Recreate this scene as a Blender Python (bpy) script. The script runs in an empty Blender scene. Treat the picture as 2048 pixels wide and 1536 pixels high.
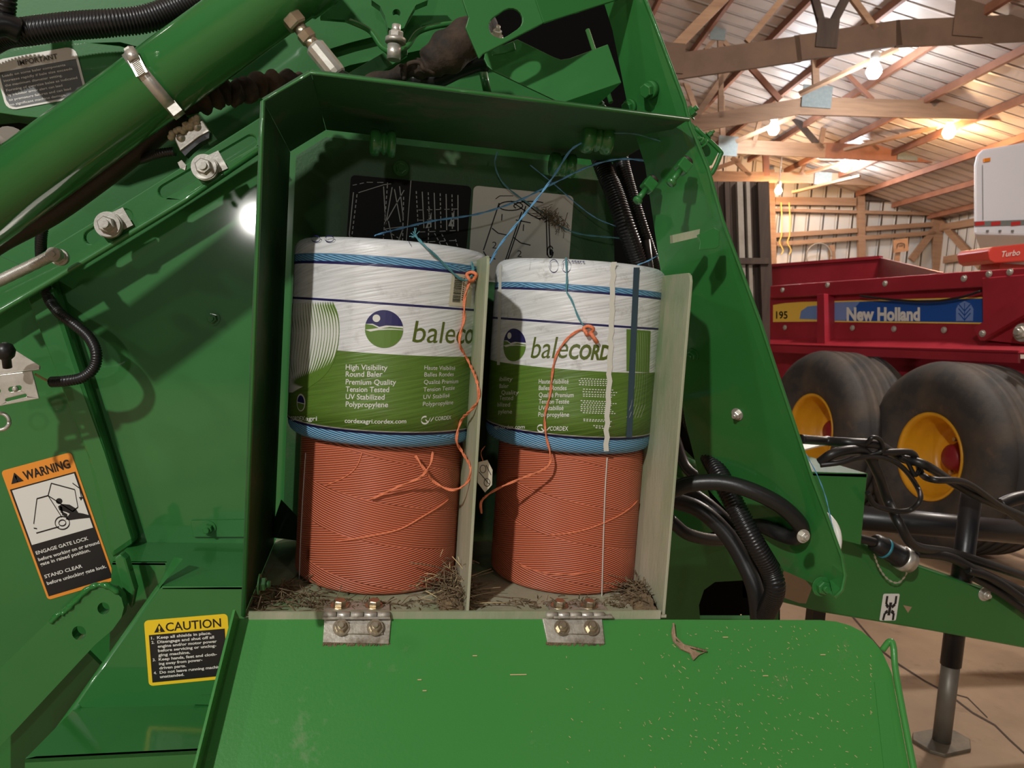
import bpy, bmesh, math, random
from mathutils import Vector as V, Matrix
from mathutils.geometry import tessellate_polygon
random.seed(7)
sc = bpy.context.scene
COL = sc.collection
# ------------------------------------------------------------------ camera
def n3(a): return V(a).normalized()
Dn = n3((-1209, 17632, 1536))                    # world down, in camera axes (right, down, forward)
Xw = V((8216, 461, 1536)); Xw = (Xw - Dn*Xw.dot(Dn)).normalized()
Yw = Xw.cross(Dn)
CAMH = 1.2
C0 = V((0, 0, CAMH))
def c2w(c): return V((c.dot(Xw), c.dot(Yw), -c.dot(Dn)))
right, up, fwd = c2w(V((1,0,0))), c2w(V((0,-1,0))), c2w(V((0,0,1)))
cd = bpy.data.cameras.new('camera'); cam = bpy.data.objects.new('camera', cd); COL.objects.link(cam)
m = Matrix((right, up, -fwd)).transposed().to_4x4(); m.translation = C0
cam.matrix_world = m
cd.sensor_width = 36; cd.lens = 27; cd.clip_start = .02; cd.clip_end = 100
cd.dof.use_dof = True; cd.dof.focus_distance = 1.15; cd.dof.aperture_fstop = 13
sc.camera = cam
# ------------------------------------------------------------------ light
sc.view_settings.view_transform = 'Standard'; sc.view_settings.look = 'None'
sc.view_settings.gamma = 1; sc.view_settings.exposure = 0.18
w = bpy.data.worlds.new('world'); sc.world = w; w.use_nodes = True
w.node_tree.nodes['Background'].inputs[0].default_value = (.95, .97, 1, 1)
w.node_tree.nodes['Background'].inputs[1].default_value = .028
def lamp(name, loc, power, color, size, spot=None, aim=None):
    l = bpy.data.lights.new(name, 'POINT'); l.energy = power; l.color = color; l.shadow_soft_size = size
    o = bpy.data.objects.new(name, l); o.location = loc; COL.objects.link(o); return o
lamp('offscreen_light', (-2.5, -2.9, 3.9), 660, (1, .975, .93), .09)
lamp('offscreen_light', (-1.36, -6.6, 2.12), 150, (1, .96, .9), .12)
lamp('offscreen_light', (-4.2, -1.0, 3.4), 95, (1, .94, .86), .12)
lamp('offscreen_light', (2.2, -4.0, 4.0), 40, (1, .92, .82), .15)  # unseen fill light added from the right
lamp('offscreen_light', (3.6, 3.6, 4.0), 300, (1, .93, .85), .12)  # unseen, added to light the spreader; fits the shield's bright rim
# ------------------------------------------------------------------ unprojection onto planes that stand in the place
def ray(px, py): return c2w(V((px-1024, py-768, 1536)))
def onp(px, py, p0, n):
    r = ray(px, py); return C0 + r*((p0-C0).dot(n)/r.dot(n))
def PY(px, py, Y): return onp(px, py, V((0, Y, 0)), V((0, 1, 0)))
def PX(px, py, X): return onp(px, py, V((X, 0, 0)), V((1, 0, 0)))
def PZ(px, py, z): return onp(px, py, V((0, 0, z)), V((0, 0, 1)))
# ------------------------------------------------------------------ materials
def mat(name, col, rough=.5, metal=0, bump=0, bscale=80, col2=None, cscale=6, camt=.5, dirt=None, dscale=5, damt=.5, coat=0, emit=None, estr=0, spec=None, stretch=None):
    m = bpy.data.materials.new(name); m.use_nodes = True
    nt = m.node_tree; b = nt.nodes['Principled BSDF']
    b.inputs['Base Color'].default_value = (*col, 1); b.inputs['Roughness'].default_value = rough
    b.inputs['Metallic'].default_value = metal; b.inputs['Coat Weight'].default_value = coat
    b.inputs['Coat Roughness'].default_value = .07
    if spec is not None: b.inputs['Specular IOR Level'].default_value = spec
    tc = nt.nodes.new('ShaderNodeTexCoord'); mp = nt.nodes.new('ShaderNodeMapping')
    nt.links.new(tc.outputs['Object'], mp.inputs[0])
    if stretch: mp.inputs['Scale'].default_value = stretch
    def noise(s, det=5, r=.6):
        n = nt.nodes.new('ShaderNodeTexNoise'); n.inputs['Scale'].default_value = s; n.inputs['Detail'].default_value = det
        n.inputs['Roughness'].default_value = r; nt.links.new(mp.outputs[0], n.inputs['Vector']); return n.outputs['Fac']
    def ramp(src, lo, hi):
        r = nt.nodes.new('ShaderNodeMapRange'); r.inputs['From Min'].default_value = lo; r.inputs['From Max'].default_value = hi
        nt.links.new(src, r.inputs['Value']); return r.outputs[0]
    cur = None
    if col2:
        mx = nt.nodes.new('ShaderNodeMixRGB'); mx.inputs[1].default_value = (*col, 1); mx.inputs[2].default_value = (*col2, 1)
        nt.links.new(ramp(noise(cscale), camt-.12, camt+.25), mx.inputs[0]); cur = mx.outputs[0]
        nt.links.new(cur, b.inputs['Base Color'])
    if dirt:
        mx = nt.nodes.new('ShaderNodeMixRGB'); mx.inputs[2].default_value = (*dirt, 1)
        if cur: nt.links.new(cur, mx.inputs[1])
        else: mx.inputs[1].default_value = (*col, 1)
        f = ramp(noise(dscale, 9, .7), 1-damt, 1-damt+.28)
        nt.links.new(f, mx.inputs[0]); nt.links.new(mx.outputs[0], b.inputs['Base Color'])
        rr = nt.nodes.new('ShaderNodeMapRange'); rr.inputs['To Min'].default_value = rough; rr.inputs['To Max'].default_value = .9
        nt.links.new(f, rr.inputs['Value']); nt.links.new(rr.outputs[0], b.inputs['Roughness'])
    if bump:
        bp = nt.nodes.new('ShaderNodeBump'); bp.inputs['Strength'].default_value = bump; bp.inputs['Distance'].default_value = .002
        nt.links.new(noise(bscale, 3), bp.inputs['Height']); nt.links.new(bp.outputs[0], b.inputs['Normal'])
    if emit:
        b.inputs['Emission Color'].default_value = (*emit, 1); b.inputs['Emission Strength'].default_value = estr
    return m
G1, G2 = (.024, .155, .032), (.030, .175, .038)
M = {}
M['green'] = mat('green_paint', G1, .45, 0, .05, 260, G2, 4, .5, (.09, .11, .05), 9, .40, coat=.6, spec=.3)
M['green_clean'] = mat('green_paint_clean', G1, .45, 0, .05, 260, G2, 4, coat=.8, spec=.3)
M['green_box'] = mat('green_paint_dusty_shaded', (.013, .075, .016), .5, 0, .15, 200, (.018, .09, .02), 5, .5, (.10, .085, .055), 7, .48)  # dusty, with the shade inside the box darkened into the base green
M['green_dirty'] = mat('green_paint_dirty', (.06, .19, .05), .5, 0, .3, 150, (.44, .42, .31), 5, .38, (.36, .32, .23), 14, .52, stretch=(1, 1, .35))
M['green_lid'] = mat('green_paint_lid', (.05, .24, .05), .27, 0, .10, 250, (.055, .25, .052), 3, .5, (.15, .2, .08), 16, .38)
M['steel'] = mat('zinc_steel', (.66, .64, .58), .36, .65, .1, 200, (.45, .42, .36), 30)
M['brass'] = mat('worn_fitting_steel', (.55, .48, .36), .32, .9, .15, 200, (.35, .28, .18), 40)
M['hinge'] = mat('galvanised_dusty', (.58, .55, .48), .45, .5, .3, 200, None, 5, .5, (.17, .13, .085), 28, .62)
M['rubber'] = mat('black_rubber', (.012, .012, .012), .38, 0, .1, 200)
M['plastic'] = mat('black_plastic', (.010, .010, .011), .33, 0, .05, 200)
M['hose_dirty'] = mat('dusty_hose', (.022, .016, .012), .5, 0, .2, 200, (.05, .035, .022), 20)
M['sleeve'] = mat('fabric_sleeve', (.02, .015, .011), .85, 0, .8, 90, (.12, .07, .04), 14, .5)
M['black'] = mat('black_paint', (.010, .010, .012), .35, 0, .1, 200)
M['void'] = mat('interior_shade_black', (.003, .003, .003), .9, spec=.1)
M['white'] = mat('decal_white', (.76, .74, .68), .4, 0, 0, 1)
M['ink'] = mat('decal_black', (.012, .012, .013), .35)
M['grey_ink'] = mat('decal_grey', (.10, .105, .105), .4)
M['warn_orange'] = mat('decal_orange', (.85, .30, .035), .35)
M['caut_yellow'] = mat('decal_yellow', (.90, .62, .02), .35)
M['label_white'] = mat('label_white', (.66, .64, .56), .45, 0, 0, 1, None, 5, .5, (.06, .055, .04), 45, .37)
M['label_black'] = mat('label_black', (.006, .006, .006), .5, spec=.15)
M['label_line'] = mat('label_line_white', (.45, .45, .43), .5)
M['straw'] = mat('dry_chaff', (.20, .14, .075), .9, 0, .8, 60, (.07, .05, .03), 60)
M['straw_pale'] = mat('pale_straw', (.55, .42, .22), .8)
M['blue_twine'] = mat('blue_twine', (.16, .42, .70), .5, 0, .5, 900, (.10, .30, .52), 200)
M['blue_old'] = mat('faded_blue_twine', (.08, .26, .30), .6, 0, .5, 900, (.12, .33, .38), 200)
M['orange_twine'] = mat('orange_twine', (.85, .26, .12), .5, 0, .5, 900, (.62, .15, .06), 300)
M['red'] = mat('red_paint', (.33, .02, .035), .42, 0, .1, 40, (.24, .012, .02), 3, .5, (.20, .09, .06), 4, .36)
M['tyre'] = mat('dusty_tyre', (.035, .033, .033), .75, 0, .4, 60, (.10, .075, .055), 5, .52, (.22, .14, .09), 4, .42)
M['rim'] = mat('yellow_rim', (.75, .36, .015), .35, 0, .1, 60, (.6, .27, .012), 5)
M['hub'] = mat('red_hub', (.25, .012, .02), .45)
M['concrete'] = mat('concrete_floor', (.40, .275, .17), .75, 0, .5, 30, (.25, .165, .10), 1.8, .46, (.13, .085, .055), 6, .44)
M['crack'] = mat('crack', (.06, .04, .028), .9)
M['wood'] = mat('old_pine', (.34, .20, .115), .75, 0, .4, 30, (.22, .12, .07), 6, .5, stretch=(.3, .3, 3))
M['wood_red'] = mat('red_brown_timber', (.30, .125, .07), .75, 0, .4, 30, (.20, .08, .045), 3)
M['wood_dark'] = mat('dark_board', (.04, .026, .02), .8, 0, .4, 30, (.075, .05, .036), 4, .5, stretch=(3, 3, .3))
M['wood_brown'] = mat('weathered_chord', (.13, .075, .045), .75, 0, .4, 30, (.08, .045, .028), 3, .5)
M['wood_grey'] = mat('grey_board', (.30, .27, .23), .8, 0, .3, 30, (.2, .17, .14), 5)
M['gusset'] = mat('galvanised_plate', (.17, .19, .18), .7, .1, .3, 150, (.22, .24, .22), 30)
M['trailer'] = mat('white_trailer', (.80, .82, .88), .35)
M['amber'] = mat('amber_lens', (.8, .25, .02), .3)
M['tape_red'] = mat('red_reflective_tape', (.5, .03, .03), .4)
M['turbo'] = mat('red_hood', (.55, .05, .035), .3)
M['nh_blue'] = mat('decal_blue', (.015, .08, .34), .35)
M['nh_lblue'] = mat('decal_light_blue', (.16, .26, .52), .35)
M['nh_yellow'] = mat('decal_stripe_yellow', (.85, .55, .08), .35)
M['bulb_white'] = mat('cool_bulb', (1, 1, 1), .4, emit=(.86, .93, 1), estr=45)
M['bulb_warm'] = mat('warm_bulb', (1, .8, .5), .4, emit=(1, .62, .22), estr=40)
M['teal'] = mat('teal_band', (.03, .25, .33), .4)
M['clear'] = mat('clear_film', (.55, .53, .48), .3)
M['wax'] = mat('dried_foam', (.42, .36, .24), .8, 0, .8, 60, (.3, .24, .15), 40)
M['gold'] = mat('yellow_rope', (.8, .5, .1), .6)
def ribbed(name, col, col2, scale, axis='X', bump=.8, dirt=(.35, .25, .2)):
    m = mat(name, col, .45, 0, 0, 1, col2, 1.2, .5)
    nt = m.node_tree; wv = nt.nodes.new('ShaderNodeTexWave'); wv.bands_direction = axis; wv.inputs['Scale'].default_value = scale
    uv = nt.nodes.new('ShaderNodeUVMap'); nt.links.new(uv.outputs[0], wv.inputs['Vector'])
    r = nt.nodes.new('ShaderNodeMapRange'); r.inputs['From Min'].default_value = .82; nt.links.new(wv.outputs['Fac'], r.inputs['Value'])
    bp = nt.nodes.new('ShaderNodeBump'); bp.inputs['Strength'].default_value = 1; bp.inputs['Distance'].default_value = .08
    nt.links.new(r.outputs[0], bp.inputs['Height']); nt.links.new(bp.outputs[0], nt.nodes['Principled BSDF'].inputs['Normal']); return m
M['roof'] = ribbed('ribbed_roof_sheet', (.62, .50, .43), (.42, .36, .31), 1.1)
M['wallmetal'] = ribbed('ribbed_wall_sheet', (.55, .56, .55), (.62, .52, .42), 1.1)
# twine wound surface: two families of strands crossing in bands, coordinates = (arc length, height) in the UV map
def wound(name, colA, colB, dark, scale=98, rough=.42, bands=None, ang=.20, bstr=.9):
    m = bpy.data.materials.new(name); m.use_nodes = True; nt = m.node_tree; b = nt.nodes['Principled BSDF']; N = nt.nodes.new; L = nt.links.new
    uv = N('ShaderNodeUVMap')
    def wave(rot):
        mp = N('ShaderNodeMapping'); mp.inputs['Rotation'].default_value = (0, 0, rot); L(uv.outputs[0], mp.inputs[0])
        nz = N('ShaderNodeTexWave'); nz.bands_direction = 'Y'; nz.inputs['Scale'].default_value = scale; nz.inputs['Distortion'].default_value = .12
        nz.inputs['Detail'].default_value = 1; nz.inputs['Detail Scale'].default_value = .25; L(mp.outputs[0], nz.inputs['Vector']); return nz.outputs['Fac']
    w1, w2 = wave(ang), wave(-ang)
    # mask: tall lozenges
    mp = N('ShaderNodeMapping'); mp.inputs['Scale'].default_value = (.9, 5.2, 1); L(uv.outputs[0], mp.inputs[0])
    a = N('ShaderNodeTexWave'); a.bands_direction = 'DIAGONAL'; a.inputs['Scale'].default_value = 1.0; a.inputs['Distortion'].default_value = .4; L(mp.outputs[0], a.inputs['Vector'])
    st = N('ShaderNodeMath'); st.operation = 'GREATER_THAN'; st.inputs[1].default_value = .5; L(a.outputs['Fac'], st.inputs[0])
    mx = N('ShaderNodeMix'); L(st.outputs[0], mx.inputs[0]); L(w1, mx.inputs[2]); L(w2, mx.inputs[3])
    h = mx.outputs[0]
    no = N('ShaderNodeTexNoise'); no.inputs['Scale'].default_value = 9; no.inputs['Detail'].default_value = 4; L(uv.outputs[0], no.inputs['Vector'])
    c1 = N('ShaderNodeMixRGB'); c1.inputs[1].default_value = (*colA, 1); c1.inputs[2].default_value = (*colB, 1); L(no.outputs['Fac'], c1.inputs[0])
    r = N('ShaderNodeMapRange'); r.inputs['From Min'].default_value = .0; r.inputs['From Max'].default_value = .28; L(h, r.inputs['Value'])
    c2 = N('ShaderNodeMixRGB'); c2.inputs[1].default_value = (*dark, 1); L(r.outputs[0], c2.inputs[0]); L(c1.outputs[0], c2.inputs[2])  # crevice shade put into the colour of the grooves between strands
    L(c2.outputs[0], b.inputs['Base Color']); b.inputs['Roughness'].default_value = rough
    bp = N('ShaderNodeBump'); bp.inputs['Strength'].default_value = bstr; bp.inputs['Distance'].default_value = .0016
    L(h, bp.inputs['Height']); L(bp.outputs[0], b.inputs['Normal']); return m
M['orange_wound'] = wound('orange_wound_twine', (.78, .22, .115), (.66, .17, .085), (.25, .055, .03))
M['dull_wound'] = wound('dull_blue_wound_twine', (.09, .16, .22), (.13, .2, .25), (.04, .07, .1), 105)
M['blue_wound'] = wound('blue_wound_twine', (.15, .40, .66), (.26, .52, .74), (.05, .16, .32), 105)
# ------------------------------------------------------------------ object helpers
WORLD = {}
def tag(o, label=None, cat=None, group=None, kind=None):
    if label: o['label'] = label
    if cat: o['category'] = cat
    if group: o['group'] = group
    if kind: o['kind'] = kind
    return o
def empty(name, loc, label=None, cat=None, group=None, kind=None):
    o = bpy.data.objects.new(name, None); o.location = loc; COL.objects.link(o); WORLD[o.name] = V(loc); o.empty_display_size = .1
    return tag(o, label, cat, group, kind)
def catmull(pts, n=8):
    pts = [V(p) for p in pts]
    if len(pts) < 3: return pts
    P = [pts[0]*2-pts[1]] + pts + [pts[-1]*2-pts[-2]]; out = []
    for i in range(1, len(P)-2):
        a, b, c, d = P[i-1:i+3]
        for k in range(n):
            t = k/n
            out.append(.5*((2*b)+(c-a)*t+(2*a-5*b+4*c-d)*t*t+(3*b-a-3*c+d)*t**3))
    out.append(pts[-1]); return out
def resample(pts, step):
    out = [pts[0]]; acc = 0
    for a, b in zip(pts, pts[1:]):
        L = (b-a).length; t = step-acc
        while t <= L: out.append(a.lerp(b, t/L)); t += step
        acc = (acc+L) % step if L else acc
    return out
class MB:
    def __init__(s): s.bm = bmesh.new(); s.uv = s.bm.loops.layers.uv.new('UVMap')
    def face(s, pts):
        return s.bm.faces.new([s.bm.verts.new(p) for p in pts])
    def box(s, c, ax, sz):          # ax = three unit vectors
        vs = []
        for i in (-.5, .5):
            for j in (-.5, .5):
                for k in (-.5, .5): vs.append(s.bm.verts.new(V(c)+ax[0]*sz[0]*i+ax[1]*sz[1]*j+ax[2]*sz[2]*k))
        for f in ((0,1,3,2),(4,6,7,5),(0,4,5,1),(2,3,7,6),(0,2,6,4),(1,5,7,3)): s.bm.faces.new([vs[q] for q in f])
        return s
    def beam(s, a, b, wd, th, side): # member from a to b; wd across (in the plane perpendicular to side), th along side
        d = (b-a).normalized(); side = (side-d*side.dot(d)).normalized(); u = d.cross(side)
        return s.box((a+b)/2, (d, u, side), ((b-a).length, wd, th))
    def plate(s, outer, off, holes=()):   # outer: coplanar 3D points, off: thickness vector
        loops = [list(outer)]+[list(h) for h in holes]
        tri = tessellate_polygon(loops); flat = [p for l in loops for p in l]
        A = [s.bm.verts.new(p) for p in flat]; B = [s.bm.verts.new(V(p)+off) for p in flat]
        for t in tri:
            try: s.bm.faces.new([A[i] for i in t]); s.bm.faces.new([B[i] for i in reversed(t)])
            except ValueError: pass
        k = 0
        for l in loops:
            n = len(l)
            for i in range(n):
                j = (i+1) % n; s.bm.faces.new((A[k+i], A[k+j], B[k+j], B[k+i]))
            k += n
        return s
    def tube(s, pts, r, seg=12, cap=True, sq=None):   # r number or function of index fraction
        pts = [V(p) for p in pts]; n = len(pts); rings = []; ref = None
        for i, p in enumerate(pts):
            t = (pts[min(i+1, n-1)]-pts[max(i-1, 0)]).normalized()
            if ref is None: ref = t.orthogonal().normalized() if sq is None else V(sq)
            ref = (ref-t*ref.dot(t)).normalized(); b = t.cross(ref)
            rr = r[i] if isinstance(r, (list, tuple)) else (r(i/(n-1)) if callable(r) else r)
            fl = 1 if sq is None else .35
            rings.append([s.bm.verts.new(p+(ref*math.cos(a)*fl+b*math.sin(a))*rr) for a in [2*math.pi*k/seg for k in range(seg)]])
        for a, b in zip(rings, rings[1:]):
            for k in range(seg):
                f = s.bm.faces.new((a[k], a[(k+1) % seg], b[(k+1) % seg], b[k])); f.smooth = True
        if cap:
            s.bm.faces.new(rings[0][::-1]); s.bm.faces.new(rings[-1])
        return s
    def corr(s, pts, r, pitch=.0042, seg=14):       # corrugated conduit
        pts = resample(catmull(pts, 24), pitch/3)
        return s.tube(pts, [r*(1 if i % 3 else .86) for i in range(len(pts))], seg)
    def lathe(s, o, ax, prof, seg=32, u=None, uvs=False, smooth=True, wob=0):  # prof: (radius, distance along ax)
        ax = V(ax).normalized(); u = V(u) if u else ax.orthogonal().normalized(); v = ax.cross(u); rings = []
        for i, (r, h) in enumerate(prof):
            rings.append([s.bm.verts.new(V(o)+ax*h+(u*math.cos(a)+v*math.sin(a))*r) for a in [2*math.pi*k/seg for k in range(seg)]])
        for i, (a, b) in enumerate(zip(rings, rings[1:])):
            for k in range(seg):
                f = s.bm.faces.new((a[k], a[(k+1) % seg], b[(k+1) % seg], b[k])); f.smooth = smooth
                if uvs:
                    R = max(p[0] for p in prof)
                    for lp, (kk, pp) in zip(f.loops, ((k, i), (k+1, i), (k+1, i+1), (k, i+1))):
                        lp[s.uv].uv = (2*math.pi*kk/seg*R, prof[pp][1])
        for rg, rv in ((rings[0], True), (rings[-1], False)):
            try: s.bm.faces.new(rg[::-1] if rv else rg)
            except ValueError: pass
        return s
    def cyl(s, a, b, r, seg=20, r2=None):
        a, b = V(a), V(b); L = (b-a).length
        return s.lathe(a, b-a, [(r, 0), (r if r2 is None else r2, L)], seg)
    def hexa(s, o, ax, r, h, rot=0):
        ax = V(ax).normalized(); u = ax.orthogonal().normalized()
        return s.lathe(o, ax, [(r*.9, 0), (r, h*.1), (r, h*.85), (r*.86, h)], 6, u, smooth=False)
    def uvplane(s, o, u, v):
        for f in s.bm.faces:
            for l in f.loops: d = l.vert.co-o; l[s.uv].uv = (d.dot(u), d.dot(v))
        return s
    def build(s, name, m, parent=None, bevel=0, label=None, kind=None, cat=None, group=None, autosmooth=True, origin=None):
        bmesh.ops.recalc_face_normals(s.bm, faces=s.bm.faces)
        cos = [v.co for v in s.bm.verts]
        lo = V([min(c[i] for c in cos) for i in range(3)]); hi = V([max(c[i] for c in cos) for i in range(3)])
        o0 = V(origin) if origin else V(((lo.x+hi.x)/2, (lo.y+hi.y)/2, lo.z))
        bmesh.ops.translate(s.bm, verts=s.bm.verts, vec=-o0)
        me = bpy.data.meshes.new(name); s.bm.to_mesh(me); s.bm.free()
        me.materials.append(M[m] if isinstance(m, str) else m)
        o = bpy.data.objects.new(name, me); COL.objects.link(o); WORLD[o.name] = o0
        if parent: o.parent = parent; o.location = o0-WORLD[parent.name]
        else: o.location = o0
        if bevel:
            b = o.modifiers.new('bevel', 'BEVEL'); b.width = bevel; b.segments = 2; b.limit_method = 'ANGLE'; b.angle_limit = math.radians(35)
        return tag(o, label, cat, group, kind)
def pplate(pxs, fn, off, holes=()):     # plate from an outline on the plane fn
    return MB().plate([fn(*p) for p in pxs], V(off), [[fn(*p) for p in h] for h in holes])
def circ(cx, cy, r, n=20, ry=None, a0=0, a1=360):
    return [(cx+r*math.cos(math.radians(a0+(a1-a0)*k/n)), cy+(ry or r)*math.sin(math.radians(a0+(a1-a0)*k/n))) for k in range(n)]
def stadium(ax, ay, bx, by, r, n=8):
    t = math.atan2(by-ay, bx-ax); o = []
    for k in range(n+1): a = t+math.pi/2+math.pi*k/n; o.append((ax+r*math.cos(a), ay+r*math.sin(a)))
    for k in range(n+1): a = t-math.pi/2+math.pi*k/n; o.append((bx+r*math.cos(a), by+r*math.sin(a)))
    return o
def rrect(x0, y0, x1, y1, rx, ry=None, n=4):
    ry = ry or rx; o = []
    for cx, cy, a in ((x1-rx, y0+ry, -90), (x1-rx, y1-ry, 0), (x0+rx, y1-ry, 90), (x0+rx, y0+ry, 180)):
        for k in range(n+1): t = math.radians(a+90*k/n); o.append((cx+rx*math.cos(t), cy+ry*math.sin(t)))
    return o
# ------------------------------------------------------------------ writing and flat marks
def text2d(txt, off=0, shear=0):
    c = bpy.data.curves.new('t', 'FONT'); c.body = txt; c.size = 1; c.offset = off; c.shear = shear; c.resolution_u = 3
    o = bpy.data.objects.new('t', c); me = bpy.data.meshes.new_from_object(o)
    vs = [(v.co.x, v.co.y) for v in me.vertices]; fs = [list(p.vertices) for p in me.polygons]
    bpy.data.objects.remove(o); bpy.data.curves.remove(c); bpy.data.meshes.remove(me); return vs, fs
CAP = .729
class Flat:                               # collects 2D shapes, maps them through f(a, b) onto a surface
    def __init__(s, f, cut=None): s.f = f; s.bm = bmesh.new(); s.cut = cut
    def text(s, txt, a0, b0, h, a1=None, off=0, shear=0, down=True, b1=None):   # baseline-left at (a0,b0), cap height h, right end a1
        vs, fs = text2d(txt, off, shear)
        if not vs: return s
        x0 = min(v[0] for v in vs); x1 = max(v[0] for v in vs)
        sx = (a1-a0)/(x1-x0) if a1 is not None else h/CAP
        sl = 0 if b1 is None else (b1-b0)/(x1-x0)
        vv = [s.bm.verts.new((a0+(x-x0)*sx, b0+(x-x0)*sl-(y/CAP*h if down else -y/CAP*h), 0)) for x, y in vs]
        for f in fs:
            try: s.bm.faces.new([vv[i] for i in f])
            except ValueError: pass
        return s
    def poly(s, pts, holes=()):
        loops = [[V((*p, 0)) for p in pts]]+[[V((*p, 0)) for p in h] for h in holes]
        flat = [s.bm.verts.new(p) for l in loops for p in l]
        for t in tessellate_polygon(loops):
            try: s.bm.faces.new([flat[i] for i in t])
            except ValueError: pass
        return s
    def line(s, pts, w, dash=None):
        for (ax, ay), (bx, by) in zip(pts, pts[1:]):
            L = math.hypot(bx-ax, by-ay)
            if L < 1e-9: continue
            nx, ny = -(by-ay)/L*w/2, (bx-ax)/L*w/2; segs = [(0, 1)]
            if dash:
                k = max(1, int(L/dash)); segs = [(i/k, (i+.6)/k) for i in range(k)]
            for t0, t1 in segs:
                p = [(ax+(bx-ax)*t, ay+(by-ay)*t) for t in (t0, t1)]
                v = [s.bm.verts.new((*q, 0)) for q in ((p[0][0]+nx, p[0][1]+ny), (p[1][0]+nx, p[1][1]+ny), (p[1][0]-nx, p[1][1]-ny), (p[0][0]-nx, p[0][1]-ny))]
                s.bm.faces.new(v)
        return s
    def build(s, name, m, parent=None, label=None, **k):
        if s.cut:
            xs = [v.co.x for v in s.bm.verts]; x = min(xs)+s.cut
            while x < max(xs):
                bmesh.ops.bisect_plane(s.bm, geom=s.bm.verts[:]+s.bm.edges[:]+s.bm.faces[:], plane_co=(x, 0, 0), plane_no=(1, 0, 0)); x += s.cut
        mb = MB.__new__(MB); mb.bm = s.bm; mb.uv = s.bm.loops.layers.uv.new('UVMap')
        for v in s.bm.verts: v.co = s.f(v.co.x, v.co.y)
        return mb.build(name, m, parent, label=label, **k)
def quadmap(tl, tr, bl, fn, off):        # (a,b) in 0..1 -> surface, lifted by off
    A, B, D = fn(*tl), fn(*tr), fn(*bl); off = V(off)
    return lambda a, b: A+(B-A)*a+(D-A)*b+off
FWD = V((0, -1, 0))                      # towards the viewer side of the baler
# =================================================================== SETTING
bvp = c2w(V((1000-1024, 632-768, 1536))); bx = V((bvp.x, bvp.y, 0)).normalized()      # barn axis
lat = V((bx.y, -bx.x, 0))                                                              # to the right
ZU = V((0, 0, 1))
def PB(px, py, d): return onp(px, py, C0+bx*d, bx)
def PL(px, py, l): return onp(px, py, C0+lat*l, lat)
def B(l, d, z): return V((0, 0, z))+lat*l+bx*d
WL = 8.45
s_ = MB(); s_.face([B(-9, -9, 0), B(WL+.1, -9, 0), B(WL+.1, 15.2, 0), B(-9, 15.2, 0)]); s_.face([B(-9, -9, -.1), B(WL+.1, -9, -.1), B(WL+.1, 15.2, -.1), B(-9, 15.2, -.1)])
fl = s_.build('floor', 'concrete', kind='structure')
f_ = Flat(lambda a, b: PZ(a, b, .0015))
ck = [(1690,1215),(1730,1262),(1762,1300),(1800,1330),(1850,1362),(1893,1385),(1945,1425),(1990,1450),(2020,1480),(2075,1530)]
f_.line(ck, 3.2); f_.line([(1890,1383),(1935,1395),(1975,1435)], 2); f_.line([(1580,1150),(1612,1160),(1625,1180)], 1.5)
f_.build('crack', 'crack', fl)
RZ = CAMH+3.25+.23*6.73
def roofz(l): return RZ-.23*abs(l+1.5)-.23*1.5+.46*0
rf = MB()
for l0, l1 in ((-1.5, WL+.3), (-9, -1.5)):
    rf.plate([B(l0, -1.0, roofz(l0)+.30), B(l1, -1.0, roofz(l1)+.30), B(l1, 15.3, roofz(l1)+.30), B(l0, 15.3, roofz(l0)+.30)], V((0, 0, .03)))
for f in rf.bm.faces:
    for l in f.loops:
        d = l.vert.co; l[rf.uv].uv = (d.dot(bx), d.dot(lat))
ceil = rf.build('ceiling', 'roof', kind='structure')
k = 0
for l in [ -1.2+.72*i for i in range(14)]:
    MB().beam(B(l, -.8, roofz(l)+.25), B(l, 15.0, roofz(l)+.25), .09, .045, lat).build('purlin', 'wood_red', ceil)
wb = MB().plate([B(-9, 15.1, 0), B(WL, 15.1, 0), B(WL, 15.1, roofz(WL)+.3), B(-1.5, 15.1, roofz(-1.5)+.3), B(-9, 15.1, roofz(-9)+.3)], bx*.04)
wb.uvplane(V((0, 0, 0)), lat, ZU); wb = wb.build('wall_back', 'wallmetal', kind='structure')
wr = MB().plate([B(WL, -1, 0), B(WL, 15.1, 0), B(WL, 15.1, roofz(WL)+.3), B(WL, -1, roofz(WL)+.3)], lat*.04)
wr.uvplane(V((0, 0, 0)), bx, ZU); wr = wr.build('wall_right', 'wallmetal', kind='structure')
def mem(a, b, wpx, d, m, par, name, th=.045):     # timber in the plane at distance d, wpx wide in the photograph
    MB().beam(PB(*a, d), PB(*b, d), wpx/1536*d, th, bx).build(name, m, par)
for a, b, wd, m in (((1541,340),(1548,640),13,'wood'), ((1721,372),(1724,620),14,'wood'), ((1872,378),(1878,620),19,'wood'), ((1550,402),(1711,404),15,'wood'),
                  ((1730,392),(1864,398),17,'wood_dark'), ((1550,471),(1713,461),9,'wood'), ((1730,458),(1864,449),9,'wood'), ((1552,488),(1864,466),8,'wood'),
                  ((1663,490),(1667,560),10,'wood'), ((1866,462),(1822,520),12,'wood'), ((1550,420),(1870,428),6,'wood')):
    mem(a, b, wd, 14.95, m, wb, 'girt' if abs(a[0]-b[0]) > 60 else 'stud', .08)
for a, b in (((1880,456),(1962,442)), ((1880,442),(1962,533)), ((1889,520),(1990,505))):
    MB().beam(PL(*a, WL-.06), PL(*b, WL-.06), .13, .06, lat).build('girt', 'wood', wr)
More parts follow.
